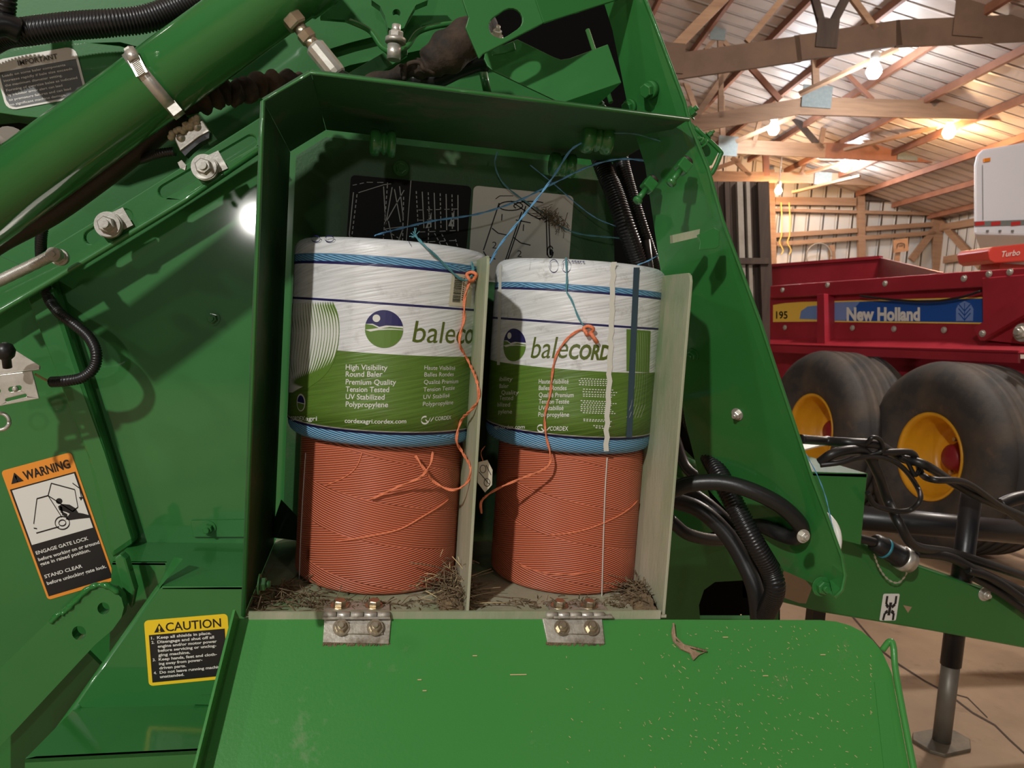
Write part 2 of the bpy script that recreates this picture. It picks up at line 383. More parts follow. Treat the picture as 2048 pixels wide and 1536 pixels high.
# board partition beside the baler
wp = MB(); nb = 9
for i in range(nb):
    t0, t1 = i/nb, (i+.97)/nb
    e = lambda t, y: PB(1310+(1535+(y-363)*.04-1310)*t, y, 6.6)
    wp.plate([e(t0, 363), e(t1, 363), e(t1, 1078), e(t0, 1078)], bx*(.03+.01*(i % 2)))
wpo = wp.build('wall_left', 'wood_dark', kind='structure')
for x, wpx, m_, d_ in ((1478, 11, 'wood_grey', 6.56), (1525, 22, 'wood_dark', 6.55), (1494, 7, 'wood_grey', 6.56), (1452, 8, 'wood_dark', 6.56)):
    MB().beam(PB(x, 364, d_), PB(x+22, 1070, d_), wpx/1536*d_, .05, bx).build('batten', m_, wpo)
MB().beam(PB(1470, 522, 6.52), PB(1538, 522, 6.52), .05, .04, bx).build('rail', 'wood_dark', wpo)
# roof trusses
def truss(n, d, parts):
    o = empty('trim_%d' % n, PB(1500, 200, d), kind='structure')
    for nm, a, b, wd, m in parts:
        if nm == 'gusset_plate':
            c = PB(*a, d-.04); MB().box(c, (lat, bx, ZU), (b[0]/1536*d, .012, b[1]/1536*d)).build(nm, m, o)
        else: mem(a, b, wd, d, m, o, nm)
truss(1, 7.8, [('chord',(1240,150),(1600,98),48,'wood_brown'), ('chord',(1590,98),(1800,66),48,'wood_brown'), ('chord',(1790,68),(2150,52),50,'wood_brown'),
  ('web',(1622,-30),(1648,66),14,'wood_dark'), ('web',(1700,-20),(1655,66),16,'wood_dark'), ('web',(1700,-10),(1750,58),12,'wood'), ('gusset_plate',(1655,66),(42,54),0,'wood_dark'),
  ('web',(1455,-12),(1346,100),20,'wood'), ('gusset_plate',(1348,116),(40,56),0,'wood_brown'), ('gusset_plate',(1940,30),(60,80),0,'wood_brown'), ('web',(1575,-15),(1493,84),11,'wood')])
truss(2, 10.1, [('chord',(1350,255),(1605,212),30,'wood'), ('chord',(1600,212),(2100,226),34,'wood'), ('gusset_plate',(1634,193),(58,42),0,'gusset'),
  ('web',(1470,120),(1390,236),12,'wood'), ('web',(1440,60),(1442,236),10,'wood'), ('web',(1497,130),(1560,200),11,'wood_red'), ('web',(1629,112),(1633,195),13,'wood'),
  ('web',(1782,105),(1874,208),19,'gusset'), ('web',(1897,70),(1869,190),12,'wood'), ('web',(1980,70),(2060,160),11,'wood'), ('web',(1690,145),(1745,200),8,'wood_red'),
  ('rafter',(1360,12),(2090,222),28,'wood_red'), ('gusset_plate',(1437,50),(30,56),0,'gusset'), ('web',(1437,70),(1410,100),8,'wood'), ('web',(1437,70),(1462,100),8,'wood')])
truss(3, 12.3, [('chord',(1440,292),(1650,302),27,'wood'), ('chord',(1640,301),(2010,316),30,'wood_red'), ('gusset_plate',(1816,305),(40,30),0,'gusset'), ('gusset_plate',(1456,292),(38,38),0,'gusset'),
  ('web',(1584,230),(1645,300),11,'wood_dark'), ('web',(1652,228),(1640,296),9,'wood'), ('web',(1366,150),(1390,215),10,'wood'), ('web',(1441,140),(1446,290),10,'wood'),
  ('web',(1795,235),(1850,302),13,'wood_red'), ('rafter',(1340,142),(2010,318),22,'wood_red'), ('web',(1700,258),(1756,300),7,'wood'), ('web',(1520,240),(1505,296),8,'wood')])
truss(4, 14.2, [('chord',(1400,352),(1650,357),20,'wood'), ('chord',(1645,357),(1980,368),22,'wood'), ('gusset_plate',(1646,357),(34,25),0,'gusset'),
  ('web',(1464,315),(1500,352),8,'wood'), ('web',(1530,290),(1533,352),12,'wood_red'), ('web',(1410,345),(1480,320),8,'wood'), ('rafter',(1400,215),(1990,368),15,'wood_red'),
  ('web',(1620,300),(1600,352),6,'wood'), ('web',(1860,330),(1900,362),6,'wood')])
for i, (a, b, d0, d1) in enumerate((((1599,188),(1797,96),9.6,9.0), ((1472,283),(1590,232),12.0,11.6), ((1612,347),(1710,318),14.0,13.4), ((1690,300),(1960,232),12.1,10.5), ((1585,385),(1720,352),14.4,13.6))):
    MB().beam(PB(*a, d0), PB(*b, d1), .09, .04, ZU).build('trim_%d' % (5+i), 'wood', kind='structure')
# lamps hanging in the barn
def bulb(px, py, d, warm, r, label):
    c = PB(px, py, d); z2 = roofz(c.dot(lat))
    o = empty('ceiling_lamp', c, label, 'lamp')
    MB().lathe(c-ZU*r*1.1, ZU, [(0.001, 0), (r*.6, r*.2), (r, r*.9), (r*.95, r*1.3), (r*.5, r*2.2), (r*.45, r*2.5)], 20).build('bulb', 'bulb_warm' if warm else 'bulb_white', o)
    MB().lathe(c+ZU*r*1.4, ZU, [(r*.5, 0), (r*.62, r*.1), (r*.62, r*.9), (.012, r*1.3)], 16).build('socket', 'white', o)
    MB().cyl(c+ZU*r*2.5, V((c.x, c.y, roofz(c.dot(lat))+.2)), .008, 6).build('cord', 'white', o)
    lamp('lamp_light', c-ZU*r*1.5, (75 if not warm else 85), (1, .62, .32) if warm else (.85, .92, 1), r)
bulb(1748, 142, 9.0, False, .085, 'large cool white bulb hanging highest, below the weathered nearest beam')
bulb(1547, 258, 11.5, False, .085, 'cool white bulb beside the green shield, leftmost of the white ones')
bulb(1690, 333, 13.4, False, .085, 'cool white bulb low in the middle, above the far wall posts')
bulb(1898, 264, 10.6, True, .085, 'warm yellow bulb glaring above the white trailer')
bulb(1557, 381, 14.0, True, .065, 'small warm yellow bulb beside the top of the dark board partition')
# =================================================================== BALER
SY = 1.36                                   # side panel plane
bal = empty('round_baler', (0, 1.6, 0), 'green round baler with open twine box filling the foreground', 'baler')
fS = lambda x, y: PY(x, y, SY)
pplate([(-160,-160),(955,-160),(985,120),(1225,250),(1228,700),(1300,1250),(270,1250),(200,1000),(60,560),(-160,420)], fS, (0, .012, 0)).build('side_panel', 'green_clean', bal)
pplate([(-200,430),(110,560),(300,1260),(300,1660),(-200,1660)], lambda x, y: PY(x, y, 1.345), (0, .012, 0)).build('rear_panel', 'green_clean', bal)
pplate([(592,312),(652,274),(740,283),(1226,336),(1240,1215),(560,1215)], lambda x, y: PY(x, y, 1.3585), (0,.0015,0)).build('inner_back_shade', 'green_box', bal)  # thin sheet over the side panel, box shade and dust in its colour
# slanted rib on the seam
rb = MB(); a, b = PY(70, 560, 1.335), PY(236, 1150, 1.335)
rb.plate([PY(50,588,1.325), PY(105,572,1.325), PY(160,740,1.325), PY(212,905,1.325), PY(268,1088,1.325), PY(222,1120,1.325), PY(169,900,1.325), PY(110,745,1.325)], V((0, .035, 0)))
rb.build('panel_rib', 'green_clean', bal, bevel=.008)
# black sheet standing for the shade inside the opening right of the panel
MB().plate([PY(940,-160,1.9), PY(1262,-160,1.9), PY(1330,200,1.9), PY(1440,600,1.9), PY(1560,1060,1.9), PY(1560,1330,1.9), PY(940,1330,1.9)], V((0,.02,0))).build('dark_backing', 'void', bal)
# ---- twine box (sheet steel sleeve)
Y0, Y1 = 1.0, 1.31
tk = .004
TL, TC, TR_ = PY(527,202,Y0), PY(622,145,Y0), PY(1378,240,Y0)
BLc = PY(488,1227,Y0); zf = PY(760,1232,Y0).z
BLc.z = zf
top = [V((BLc.x, Y0, zf)), TL, TC, TR_]
sheet = MB()
for a, b in ((top[0], top[1]), (top[1], top[2]), (top[2], top[3])):
    nrm = (b-a).cross(V((0,1,0))).normalized()
    sheet.plate([a, b, V((b.x, Y1, b.z)), V((a.x, Y1, a.z))], nrm*tk)
boxo = sheet.build('twine_box', 'green_box', bal, bevel=.001, label='folded green box of sheet steel with painted-in shade round the twine balls')
xr = PY(1325,1230,Y0).x-.004
MB().plate([V((BLc.x, Y0, zf)), V((xr+.01, Y0, zf)), V((xr+.01, Y1+.03, zf)), V((BLc.x, Y1+.03, zf))], V((0,0,-tk))).build('box_floor', 'green_dirty', boxo)
def vwall(name, pt, pb, m, Yb):
    a, b = PY(*pt, Y0), PY(*pb, Y0); b.z = zf
    r_ = .012
    pts = [V((b.x, Y0, zf)), V((a.x, Y0, a.z-r_)), V((a.x, Y0+.004, a.z-.004)), V((a.x, Y0+r_, a.z)), V((a.x, Yb, a.z)), V((b.x, Yb, zf))]
    MB().plate(pts, V((tk, 0, 0))).build(name, m, boxo, bevel=.0008)
vwall('divider', (975,510), (932,1231), 'green_dirty', 1.33)
vwall('right_wall', (1382,545), (1325,1230), 'green_dirty', 1.33)
MB().tube([V((p.x, Y0, p.z)) for p in (top[0], top[1], top[2], top[3])], .0025, 8).build('folded_edge', 'green_clean', boxo)
# worn strip inside the left wall and dust on the top edge
MB().beam(V((top[0].x+.006, Y0-.001, zf+.001)), V((xr, Y0-.001, zf+.001)), .012, .004, V((0,1,0))).build('floor_lip', 'green_dirty', boxo)
# inner bracket at lower left of the box and floor bolts
def bolt(p, ax, r, h, m='steel', par=bal, washer=True, stud=True, name='bolt', label=None):
    q = MB(); ax = V(ax).normalized()
    if washer: q.cyl(p, p+ax*h*.25, r*1.45, 20)
    q.hexa(p+ax*h*.2, ax, r, h)
    if stud: q.cyl(p+ax*h, p+ax*h*1.9, r*.52, 12, r*.46)
    return q.build(name, m, par, label=label)
bolt(PX(517,1168,top[0].x+.03), (1,0,0), .008, .007, 'green_box', boxo)
bb = MB().plate([PY(548,1040,1.3), PY(562,1000,1.3), PY(600,1040,1.3), PY(600,1082,1.3), PY(545,1075,1.3)], V((0,.004,0))); bb.build('inner_bracket', 'green_clean', boxo)
# ---- twine guides (rollers with grooves)
def guide(x0, x1, yc, hy, Y, m):
    a, b = PY(x0, yc, Y), PY(x1, yc+(x1-x0)*.1, Y); r = hy/1536*Y; L = (b-a).length
    prof = [(r*.55,0),(r*.8,.0),(r*.95,L*.05),(r,L*.18),(r*.95,L*.34),(r*.72,L*.40),(r*.72,L*.46),(r*.84,L*.5),(r*.84,L*.58),(r*.72,L*.62),(r*.72,L*.66),(r*.95,L*.72),(r,L*.85),(r*.95,L*.97),(r*.6,L)]
    MB().lathe(a, b-a, prof, 28).build('twine_guide', m, boxo)
    return a, b
guide(1163, 1223, 274, 31, 1.12, 'green_clean')
guide(1100, 1150, 328, 24, 1.26, 'green_clean')
guide(740, 792, 284, 26, 1.2, 'green_clean')
bolt(PY(1200,214,1.1), (0,0,1), .006, .006, 'green_clean', boxo)
bolt(PY(802,337,1.352), FWD, .009, .004, 'green_clean')
# ---- lid (open, hanging forward below the box)
pL0 = V((0, Y0-.004, zf-.004)); lidn = V((0, -.62, .55)).normalized()        # front face normal
lf = lambda x, y: onp(x, y, pL0, lidn)
lidp = [(474,1237),(1640,1240),(1672,1243),(1700,1251),(1724,1263),(1745,1280),(1764,1303),(1783,1345),(1838,1640),(362,1640),(392,1520)]
lid = pplate(lidp, lf, -lidn*.003).build('box_lid', 'green_lid', bal, label='open box lid hanging down, dusted with chaff')
fl0 = [lf(392,1520), lf(470,1238)]
MB().plate([lf(370,1640), lf(474,1236), lf(474,1236)+lidn*.030+V((-.002,0,.0)), lf(370,1640)+lidn*.03], V((.003,0,0))).build('lid_flange', 'green_lid', lid)
MB().tube(catmull([lf(1765,1300), lf(1770,1288)+lidn*.012, lf(1776,1300)+lidn*.014, lf(1787,1360)+lidn*.008, lf(1824,1560)+lidn*.008, lf(1846,1680)+lidn*.008], 5), .0045, 10).build('lid_rolled_edge', 'green_lid', lid)
pplate([(1748,1365),(1772,1365),(1812,1640),(1778,1640)], lf, lidn*.0016).build('lid_stiffener', 'green_lid', lid)
# hinges
def hinge(x0, x1, lean, dirt_label):
    U = V((1,0,0)); wv = lf(x1,1240)-lf(x0,1240)
    zt_ = V((0,0,zf))
    up_ = MB().plate([V((PZ(x0,1210,zf).x, 1.045, zf)), V((PZ(x1,1210,zf).x, 1.045, zf)), V((PZ(x1,1210,zf).x, Y0-.012, zf)), V((PZ(x0,1210,zf).x, Y0-.012, zf))], V((0,0,.003)))
    h = up_.build('hinge', 'hinge', bal, bevel=.0008, label=dirt_label)
    a, b = lf(x0-2,1234), lf(x1+2,1234); pin = V((0,-.004,.004))
    n = 5
    for i in range(n):
        p, q = a.lerp(b, i/n), a.lerp(b, (i+.94)/n)
        MB().cyl(p+pin, q+pin, .0047, 14).build('knuckle', 'steel' if i % 2 else 'hinge', h)
    lo = MB().plate([lf(x0-2-lean*.3,1238), lf(x1-lean*.2+2,1238), lf(x1+lean*.2,1289), lf(x0+lean*.2-2,1286)], lidn*.003); lo.build('leaf', 'hinge', h, bevel=.0008)
    MB().plate([lf(x0+18,1250), lf(x1-18,1252), lf(x1-14,1272), lf(x0+22,1270)], lidn*.007).build('backing_plate', 'hinge', h)
    for fx in (.24, .76):
        x = x0+(x1-x0)*fx
        bolt(lf(x+2,1259)+lidn*.007, lidn, .0075, .006, 'brass', h)
        bolt(PZ(x-1 if fx < .5 else x, 1217, zf)+V((0,0,.003)), (0,-.1,1), .0085, .008, 'brass', h, stud=False)
    q = MB()
    for i in range(120):
        p = lf(x0+random.random()*(x1-x0), 1283+random.random()*4)+lidn*.001; q.beam(p, p+V((random.uniform(-.003,.003), -.002, -random.uniform(.001,.006))), .0012, .001, lidn)
    q.build('dust_fringe', 'straw', h)
hinge(649, 779, -6, 'dusty hinge under the left twine stack')
hinge(1092, 1205, 20, 'dusty hinge under the right twine stack')
# ---- decals behind the balls
f = quadmap((702,350), (943,373), (690,520), fS, (0,-.0022,0))
dk = Flat(f).poly(rrect(0, 0, 1, 1, .04, .05)).build('diagram_decal', 'label_black', bal, label='black decal with white line drawings')
f = quadmap((702,350), (943,373), (690,520), fS, (0,-.0026,0))
d = Flat(f); W_ = .008
d.line([(.49,.0),(.49,1)], .006)
for p in ([(.02,.12),(.13,.07),(.30,.05),(.30,.1)], [(.06,.22),(.04,.78)], [(.30,.08),(.30,.95)], [(.06,.8),(.25,.95)], [(.44,.2),(.46,.75)], [(.30,.6),(.46,.72)]): d.line(p, W_, .06)
for p in ([(.07,.2),(.27,.08),(.33,.06)], [(.03,.2),(.02,.7),(.05,.8),(.2,.93)], [(.27,.1),(.31,.55),(.34,.1)], [(.30,.55),(.44,.12)], [(.36,.12),(.43,.5)], [(.33,.5),(.4,.85),(.46,.55),(.3,.6)], [(.40,.08),(.45,.45)]): d.line(p, W_)
for i in range(8): d.line([(.54+.05*i,.12),(.58+.048*i,.55)], W_, None if i % 2 else .05)
for j, bb_ in enumerate((.3,.42,.56,.68,.8)): d.line([(.57+.01*j,bb_+.04),(.93,bb_-.02)], W_, .07)
for p in ([(.72,.6),(.9,1.)], [(.78,.6),(.96,1.)], [(.6,.7),(.62,.95)], [(.9,.65),(.97,.9)], [(.66,.3),(.68,.95)]): d.line(p, W_, .05)
d.poly([(.64,.55),(.68,.35),(.69,.53)]); d.poly([(.83,.5),(.87,.3),(.88,.5)])
d.build('line_drawing', 'label_line', dk)
f = quadmap((947,371), (1147,392), (935,560), fS, (0,-.0022,0))
wk = Flat(f).poly(rrect(0, 0, 1, 1, .05, .05)).build('routing_decal', 'label_white', bal, label='dirty white decal with numbered cylinders')
f = quadmap((947,371), (1147,392), (935,560), fS, (0,-.0026,0))
d = Flat(f); 
def px2ab(x, y): b_ = (y-371-(x-947)*.105)/189; return ((x-947+12*b_)/200, b_)
def pl(pts, w=.012, dash=None): d.line([px2ab(*p) for p in pts], w, dash)
pl([(997,406),(966,500)]); pl([(1042,424),(1010,520)]); pl([(1050,412),(1044,432),(1014,520)])
pl(circ(1020,412,24,18,9)+[(1044,412)]); pl(circ(1060,412,34,14,9,150,330)); pl([(983,456),(995,466),(1016,471)]); pl([(1026,475),(1040,486),(1060,491)])
pl([(1091,430),(1094,512)]); pl([(1096,428),(1100,512)]); pl([(1040,400),(1088,436),(1075,438)]); pl(circ(1100,505,6,12,12)); pl([(1020,402),(1060,430),(1080,440)]); pl([(990,398),(998,392),(1025,392)], .008)
pl([(966,502),(972,512),(990,518)]); pl([(1030,440),(1060,446)]); pl([(1086,440),(1100,430),(1106,438),(1088,444)])
d.poly([px2ab(x, y) for x, y in circ(1102,506,4,8,7)])
for t, x, y in (('1',1001,441), ('1',1044,462), ('2',983,496), ('2',1033,514)):
    a_, b_ = px2ab(x, y); d.text(t, a_, b_, .075)
d.build('drawing', 'ink', wk)
# spots of dirt and clipping bits on the white decal handled by its material
# ---- twine balls
def hitcyl(px, py, c, r):
    R = ray(px, py); a = R.x**2+R.y**2; ox, oy = -c.x, -c.y
    b = 2*(R.x*ox+R.y*oy); cc = ox*ox+oy*oy-r*r; D = b*b-4*a*cc
    t = (-b-math.sqrt(max(D, 0)))/(2*a); p = C0+R*t
    return math.atan2(p.x-c.x, -(p.y-c.y)), p.z        # angle from the viewer side, towards +x
def cylmap(c, r): return lambda a, z: V((c.x+math.sin(a)*r, c.y-math.cos(a)*r, z))
def centre(px, py, D, Yc): p = PY(px, py, Yc); return V((p.x, Yc, 0))
c1 = centre(758, 1050, .24, 1.19); c2 = centre(1131, 1050, .24, 1.185)
r_or, r_wh = .1235, .1435
zo1 = hitcyl(760, 893, c1, r_or)[1]; zw_top = hitcyl(760, 476, c1, r_wh)[1]
def shoulders(r, z0, z1, e=.012, n=5):
    o = [(.03, z0), (r-e, z0)]
    o += [(r-e+e*math.sin(math.pi/2*k/n), z0+e-e*math.cos(math.pi/2*k/n)) for k in range(1, n+1)]
    o += [(r, z0+e+(z1-z0-2*e)*k/6) for k in range(1, 6)]
    o += [(r-e+e*math.cos(math.pi/2*k/n), z1-e+e*math.sin(math.pi/2*k/n)) for k in range(0, n+1)]
    return o+[(.03, z1)]
def orange_ball(c, r, label, z1):
    o = empty('orange_twine_ball', V((c.x, c.y, zf)), label, 'twine ball', 'orange twine balls on the box floor')
    mb = MB(); mb.lathe(V((c.x, c.y, 0)), ZU, shoulders(r, zf+.001, z1, .010), 96, V((0,1,0)), uvs=True); mb.build('wound_twine', 'orange_wound', o)
    return o
ob1 = orange_ball(c1, r_or, 'orange twine ball in the left compartment under a labelled ball, with long loose tails', zo1)
c2o = V((c2.x, c2.y, 0)); zo2 = hitcyl(1130, 905, c2, .117)[1]
ob2 = orange_ball(c2, .117, 'orange twine ball in the right compartment, strapped with one pale vertical thread', zo2)
def cross_strand(c, r, pts, m, par, rad=.0009, lift=.0006):
    fm = cylmap(c, r+lift); P = []
    for x, y in pts: a, z = hitcyl(x, y, c, r); P.append((a, z))
    Q = catmull([V((a, z, 0)) for a, z in P], 8)
    MB().tube([fm(q.x, q.y) for q in Q], rad, 6).build('strand', m, par)
cross_strand(c1, r_or, [(612,905),(606,1000),(602,1080),(599,1160)], 'clear', ob1, .0007)
cross_strand(c1, r_or, [(668,1083),(740,1072),(800,1058),(850,1030),(897,998)], 'orange_twine', ob1, .0012)
cross_strand(c1, r_or, [(725,905),(712,935),(688,955),(650,972)], 'orange_twine', ob1, .0009)
cross_strand(c2, .117, [(1214,915),(1210,980),(1207,1060),(1205,1130),(1203,1198)], 'clear', ob2, .0010)
cross_strand(c2, .117, [(1100,1070),(1160,1062),(1220,1040),(1275,1000)], 'orange_twine', ob2, .0010)
cross_strand(c2, .117, [(1040,1130),(1090,1145),(1150,1148),(1200,1140)], 'orange_twine', ob2, .0008)
# label material: bands by height
def ballmat(name, z0, bands, dirtamt):
    m = bpy.data.materials.new(name); m.use_nodes = True; nt = m.node_tree; N = nt.nodes.new; L = nt.links.new; b = nt.nodes['Principled BSDF']
    uv = N('ShaderNodeUVMap'); sp = N('ShaderNodeSeparateXYZ'); L(uv.outputs[0], sp.inputs[0])
    mr = N('ShaderNodeMapRange'); mr.inputs['From Min'].default_value = z0; mr.inputs['From Max'].default_value = z0+.4; L(sp.outputs[1], mr.inputs['Value'])
    cr = N('ShaderNodeValToRGB'); cr.color_ramp.interpolation = 'CONSTANT'; L(mr.outputs[0], cr.inputs[0])
    el = cr.color_ramp.elements
    _ = 0
    for i, (z, c) in enumerate(bands):
        t = max(0, (z-z0)/.4)
        e = el[i] if i < 2 else el.new(t)
        e.position = t; e.color = (*c, 1)
    mp = N('ShaderNodeMapping'); mp.vector_type = 'TEXTURE'; mp.inputs['Rotation'].default_value = (0, 0, .22); mp.inputs['Scale'].default_value = (.12, .006, 1); L(uv.outputs[0], mp.inputs[0])
    n1 = N('ShaderNodeTexNoise'); n1.inputs['Scale'].default_value = 1.5; n1.inputs['Detail'].default_value = 4; L(mp.outputs[0], n1.inputs['Vector'])
    n2 = N('ShaderNodeTexNoise'); n2.inputs['Scale'].default_value = 26; n2.inputs['Detail'].default_value = 9; n2.inputs['Roughness'].default_value = .75; L(uv.outputs[0], n2.inputs['Vector'])
    r2 = N('ShaderNodeMapRange'); r2.inputs['From Min'].default_value = .55; r2.inputs['From Max'].default_value = .8; r2.inputs['To Max'].default_value = dirtamt; L(n2.outputs['Fac'], r2.inputs['Value'])
    mx = N('ShaderNodeMixRGB'); mx.inputs[2].default_value = (.13, .10, .06, 1); L(r2.outputs[0], mx.inputs[0]); r3 = N('ShaderNodeMapRange'); r3.inputs['From Min'].default_value = .35; r3.inputs['From Max'].default_value = .6; r3.inputs['To Min'].default_value = .80; L(n1.outputs['Fac'], r3.inputs['Value']); mm = N('ShaderNodeMixRGB'); mm.blend_type = 'MULTIPLY'; mm.inputs[0].default_value = 1; L(cr.outputs[0], mm.inputs[1]); L(r3.outputs[0], mm.inputs[2]); L(mm.outputs[0], mx.inputs[1]); L(mx.outputs[0], b.inputs['Base Color'])
    bp = N('ShaderNodeBump'); bp.inputs['Strength'].default_value = .55; bp.inputs['Distance'].default_value = .002; L(n1.outputs['Fac'], bp.inputs['Height']); L(bp.outputs[0], b.inputs['Normal'])
    b.inputs['Roughness'].default_value = .38; return m
WHT, NAVY, BLU, OLV = (.74, .75, .75), (.02, .018, .10), (.13, .36, .60), (.105, .20, .028)
M['lab_olive'] = mat('label_olive', OLV, .4); M['lab_navy'] = mat('label_navy', NAVY, .4); M['lab_white'] = mat('label_print_white', (.68, .68, .62), .4)
M['lab_olive_dark'] = mat('label_lettering_olive', (.09, .12, .015), .4); M['paper'] = mat('sticker_paper', (.60, .55, .42), .6)
for k_ in ('lab_white',): pass
def white_ball(c, r, pts, label, z0, dirt, idx):
    zs = [hitcyl(px, py, c, r)[1] for px, py in pts]     # bottom white line, olive top, navy2, navy1 bottom, blue bottom, blue top, top
    zwl, zol, zn2, zn1, zb0, zb1, zt = zs
    o = empty('labelled_twine_ball', V((c.x, c.y, z0)), label, 'twine ball', 'blue twine balls in white printed wrappers')
    q = MB(); q.lathe(V((c.x, c.y, 0)), ZU, shoulders(r, z0+.0006, zt-.002, .016), 96, V((0,1,0)), uvs=True); q.build('wound_twine', 'blue_wound', o)
    bands = [(zwl-.003, NAVY), (zwl-.0012, (.6,.6,.57)), (zwl+.0012, OLV), (zol, WHT), (zn2-.0013, NAVY), (zn2+.0013, WHT), (zn1-.0022, NAVY), (zn1+.0016, (.10,.25,.42)), (zb1, WHT)]
    lm = ballmat('printed_wrapper_%d' % idx, zwl-.003, bands, dirt)
    prof = [(r+.0008, zwl-.003)]+[(r+.0008, zwl+(zt-.016-zwl)*k/8) for k in range(1, 9)]+[(r+.0008-.016*(1-math.cos(a)), zt-.005+.016*math.sin(a)-.0035) for a in (.3,.6,.9,1.2,1.5)]+[(.05, zt+.0125)]
    q = MB(); q.lathe(V((c.x, c.y, 0)), ZU, prof, 96, V((0,1,0)), uvs=True); lab = q.build('wrapper', lm, o)
    # film window round the blue band: strands show through
    q = MB(); q.lathe(V((c.x, c.y, 0)), ZU, [(r+.0010, zn1+.0022), (r+.0010, zb1-.0008)], 96, V((0,1,0)), uvs=True)
    for f in list(q.bm.faces):
        if len(f.verts) > 4: q.bm.faces.remove(f)
    q.build('blue_band', 'blue_wound', lab)
    return o, lab, zs
wb1, lab1, z1s = white_ball(c1, r_wh, [(760,864),(850,712),(760,608),(760,531),(760,528),(760,514),(745,486)], 'labelled blue twine ball in the left compartment with a barcode sticker', zo1, .5, 1)
r_w2 = .1325; cw2 = PY(1144, 700, 1.185); cw2 = V((cw2.x+.004, 1.185, 0))
wb2, lab2, z2s = white_ball(cw2, r_w2, [(1150,873),(1150,741),(1150,648),(1150,583),(1150,582),(1150,571),(1150,528)], 'labelled blue twine ball in the right compartment with peeling vertical tape', zo2, .85, 2)
# printing, placed by angle and height on the cylinder
def printer(c, r, lift): 
    fm = cylmap(c, r+.0008+lift); return lambda a, b: fm(a, b)
def ctext(c, r, items, m, name, par, lift=.0004, off=0, shear=0):
    d = Flat(printer(c, r, lift), cut=.06)
    for it in items:
        t, x0, x1, y0, h = it[:5]; y1 = it[5] if len(it) > 5 else y0
        a0, z0 = hitcyl(x0, y0, c, r); a1, z1_ = hitcyl(x1, y1, c, r); hz = hitcyl(x0, y0-h, c, r)[1]-z0
        d.text(t, a0, z0, hz, a1, off=off, shear=shear, down=False, b1=z1_)
    return d.build(name, m, par)
def logo(c, r, pcx, pcy, rp, par, small=False):
    a0, z0 = hitcyl(pcx, pcy, c, r); zr = abs(hitcyl(pcx, pcy-rp, c, r)[1]-z0); ar = zr/r
    P = lambda u, v: (a0+u*ar, z0+v*zr)
    full = [P(math.cos(t), math.sin(t)) for t in [2*math.pi*k/40 for k in range(40)]]
    Flat(printer(c, r, .0003), cut=.06).poly(full).build('emblem_field', 'lab_white', par)
    up_ = [P(math.cos(t), math.sin(t)) for t in [math.radians(12+156*k/24) for k in range(25)]]+[P(-.6,.24), P(-.25,.1), P(.1,.2)]
    Flat(printer(c, r, .0005), cut=.06).poly(up_).build('emblem_sky', 'lab_navy', par)
    Flat(printer(c, r, .0007), cut=.06).poly([P(-.42+.2*math.cos(t), .54+.2*math.sin(t)) for t in [2*math.pi*k/16 for k in range(16)]]).build('emblem_sun', 'lab_white', par)
    d = Flat(printer(c, r, .0005), cut=.06)
    d.poly([P(math.cos(t), math.sin(t)) for t in [math.radians(180+6+174*k/24) for k in range(25)]]+[P(.6,-.0), P(.2,-.02), P(-.3,-.08), P(-.7,-.18)])
    d.poly([P(-.99,.12), P(-.98,.2), P(-.6,.17), P(-.28,.04), P(-.98,-.1)]); d.poly([P(.98,.1), P(.3,.13), P(-.15,.02), P(.4,.06), P(.99,.04)])
    d.build('emblem_field_green', 'lab_olive', par)
logo(c1, r_wh, 768, 658, 38, lab1)
ctext(c1, r_wh, [('bale', 824, 908, 684, 46, 686)], 'lab_olive_dark', 'lettering', lab1, shear=.12, off=0)
ctext(c1, r_wh, [('CO', 911, 944, 686, 29, 686)], 'lab_olive_dark', 'lettering', lab1, shear=.16, off=.03)
ctext(c1, r_wh, [('High Visibility',692,775,739,11,740),('Round Baler',692,765,753,11),('Premium Quality',692,792,768.5,11,769),('Tension Tested',692,778,783,11,784),('UV Stabilized',692,769,798,11,799),('Polypropylene',692,776,813,11,814),('cordexagri.cordex.com',690,812,845,9,846)], 'lab_white', 'lettering', lab1, off=.012)
ctext(c1, r_wh, [('Haute Visibilité',848,909,739,9,740),('Balles Rondes',848,906,753,9,752),('Qualité Premium',847,915,768,9,766),('Tension Testée',846,908,783,9,779),('UV Stabilisé',846,898,798,9,794),('Polypropylène',845,905,812,9,808)], 'lab_white', 'lettering', lab1)
ctext(c1, r_wh, [('CORDEX',869,901,841,8,838),('CORDEX',583,611,841,9),('agri',612,635,841,9)], 'lab_white', 'lettering', lab1, off=.01)
def swirl(c, r, x, y, s, par):
    d = Flat(printer(c, r, .0004), cut=.06); a0, z0 = hitcyl(x, y, c, r); k = s/1536*1.07; q = lambda u, v: (a0+u*k/r, z0+v*k)
    d.line([q(.9*math.cos(t)-.2, .8*math.sin(t)) for t in [math.radians(70+270*i/12) for i in range(13)]], k*.38)
    d.line([q(-.1,.1), q(.6,-.5), q(1.1,.5)], k*.35); d.line([q(1.2,-.3), q(1.9,.6)], k*.35); d.build('emblem', 'lab_white', par)
swirl(c1, r_wh, 851, 840, 9, lab1)
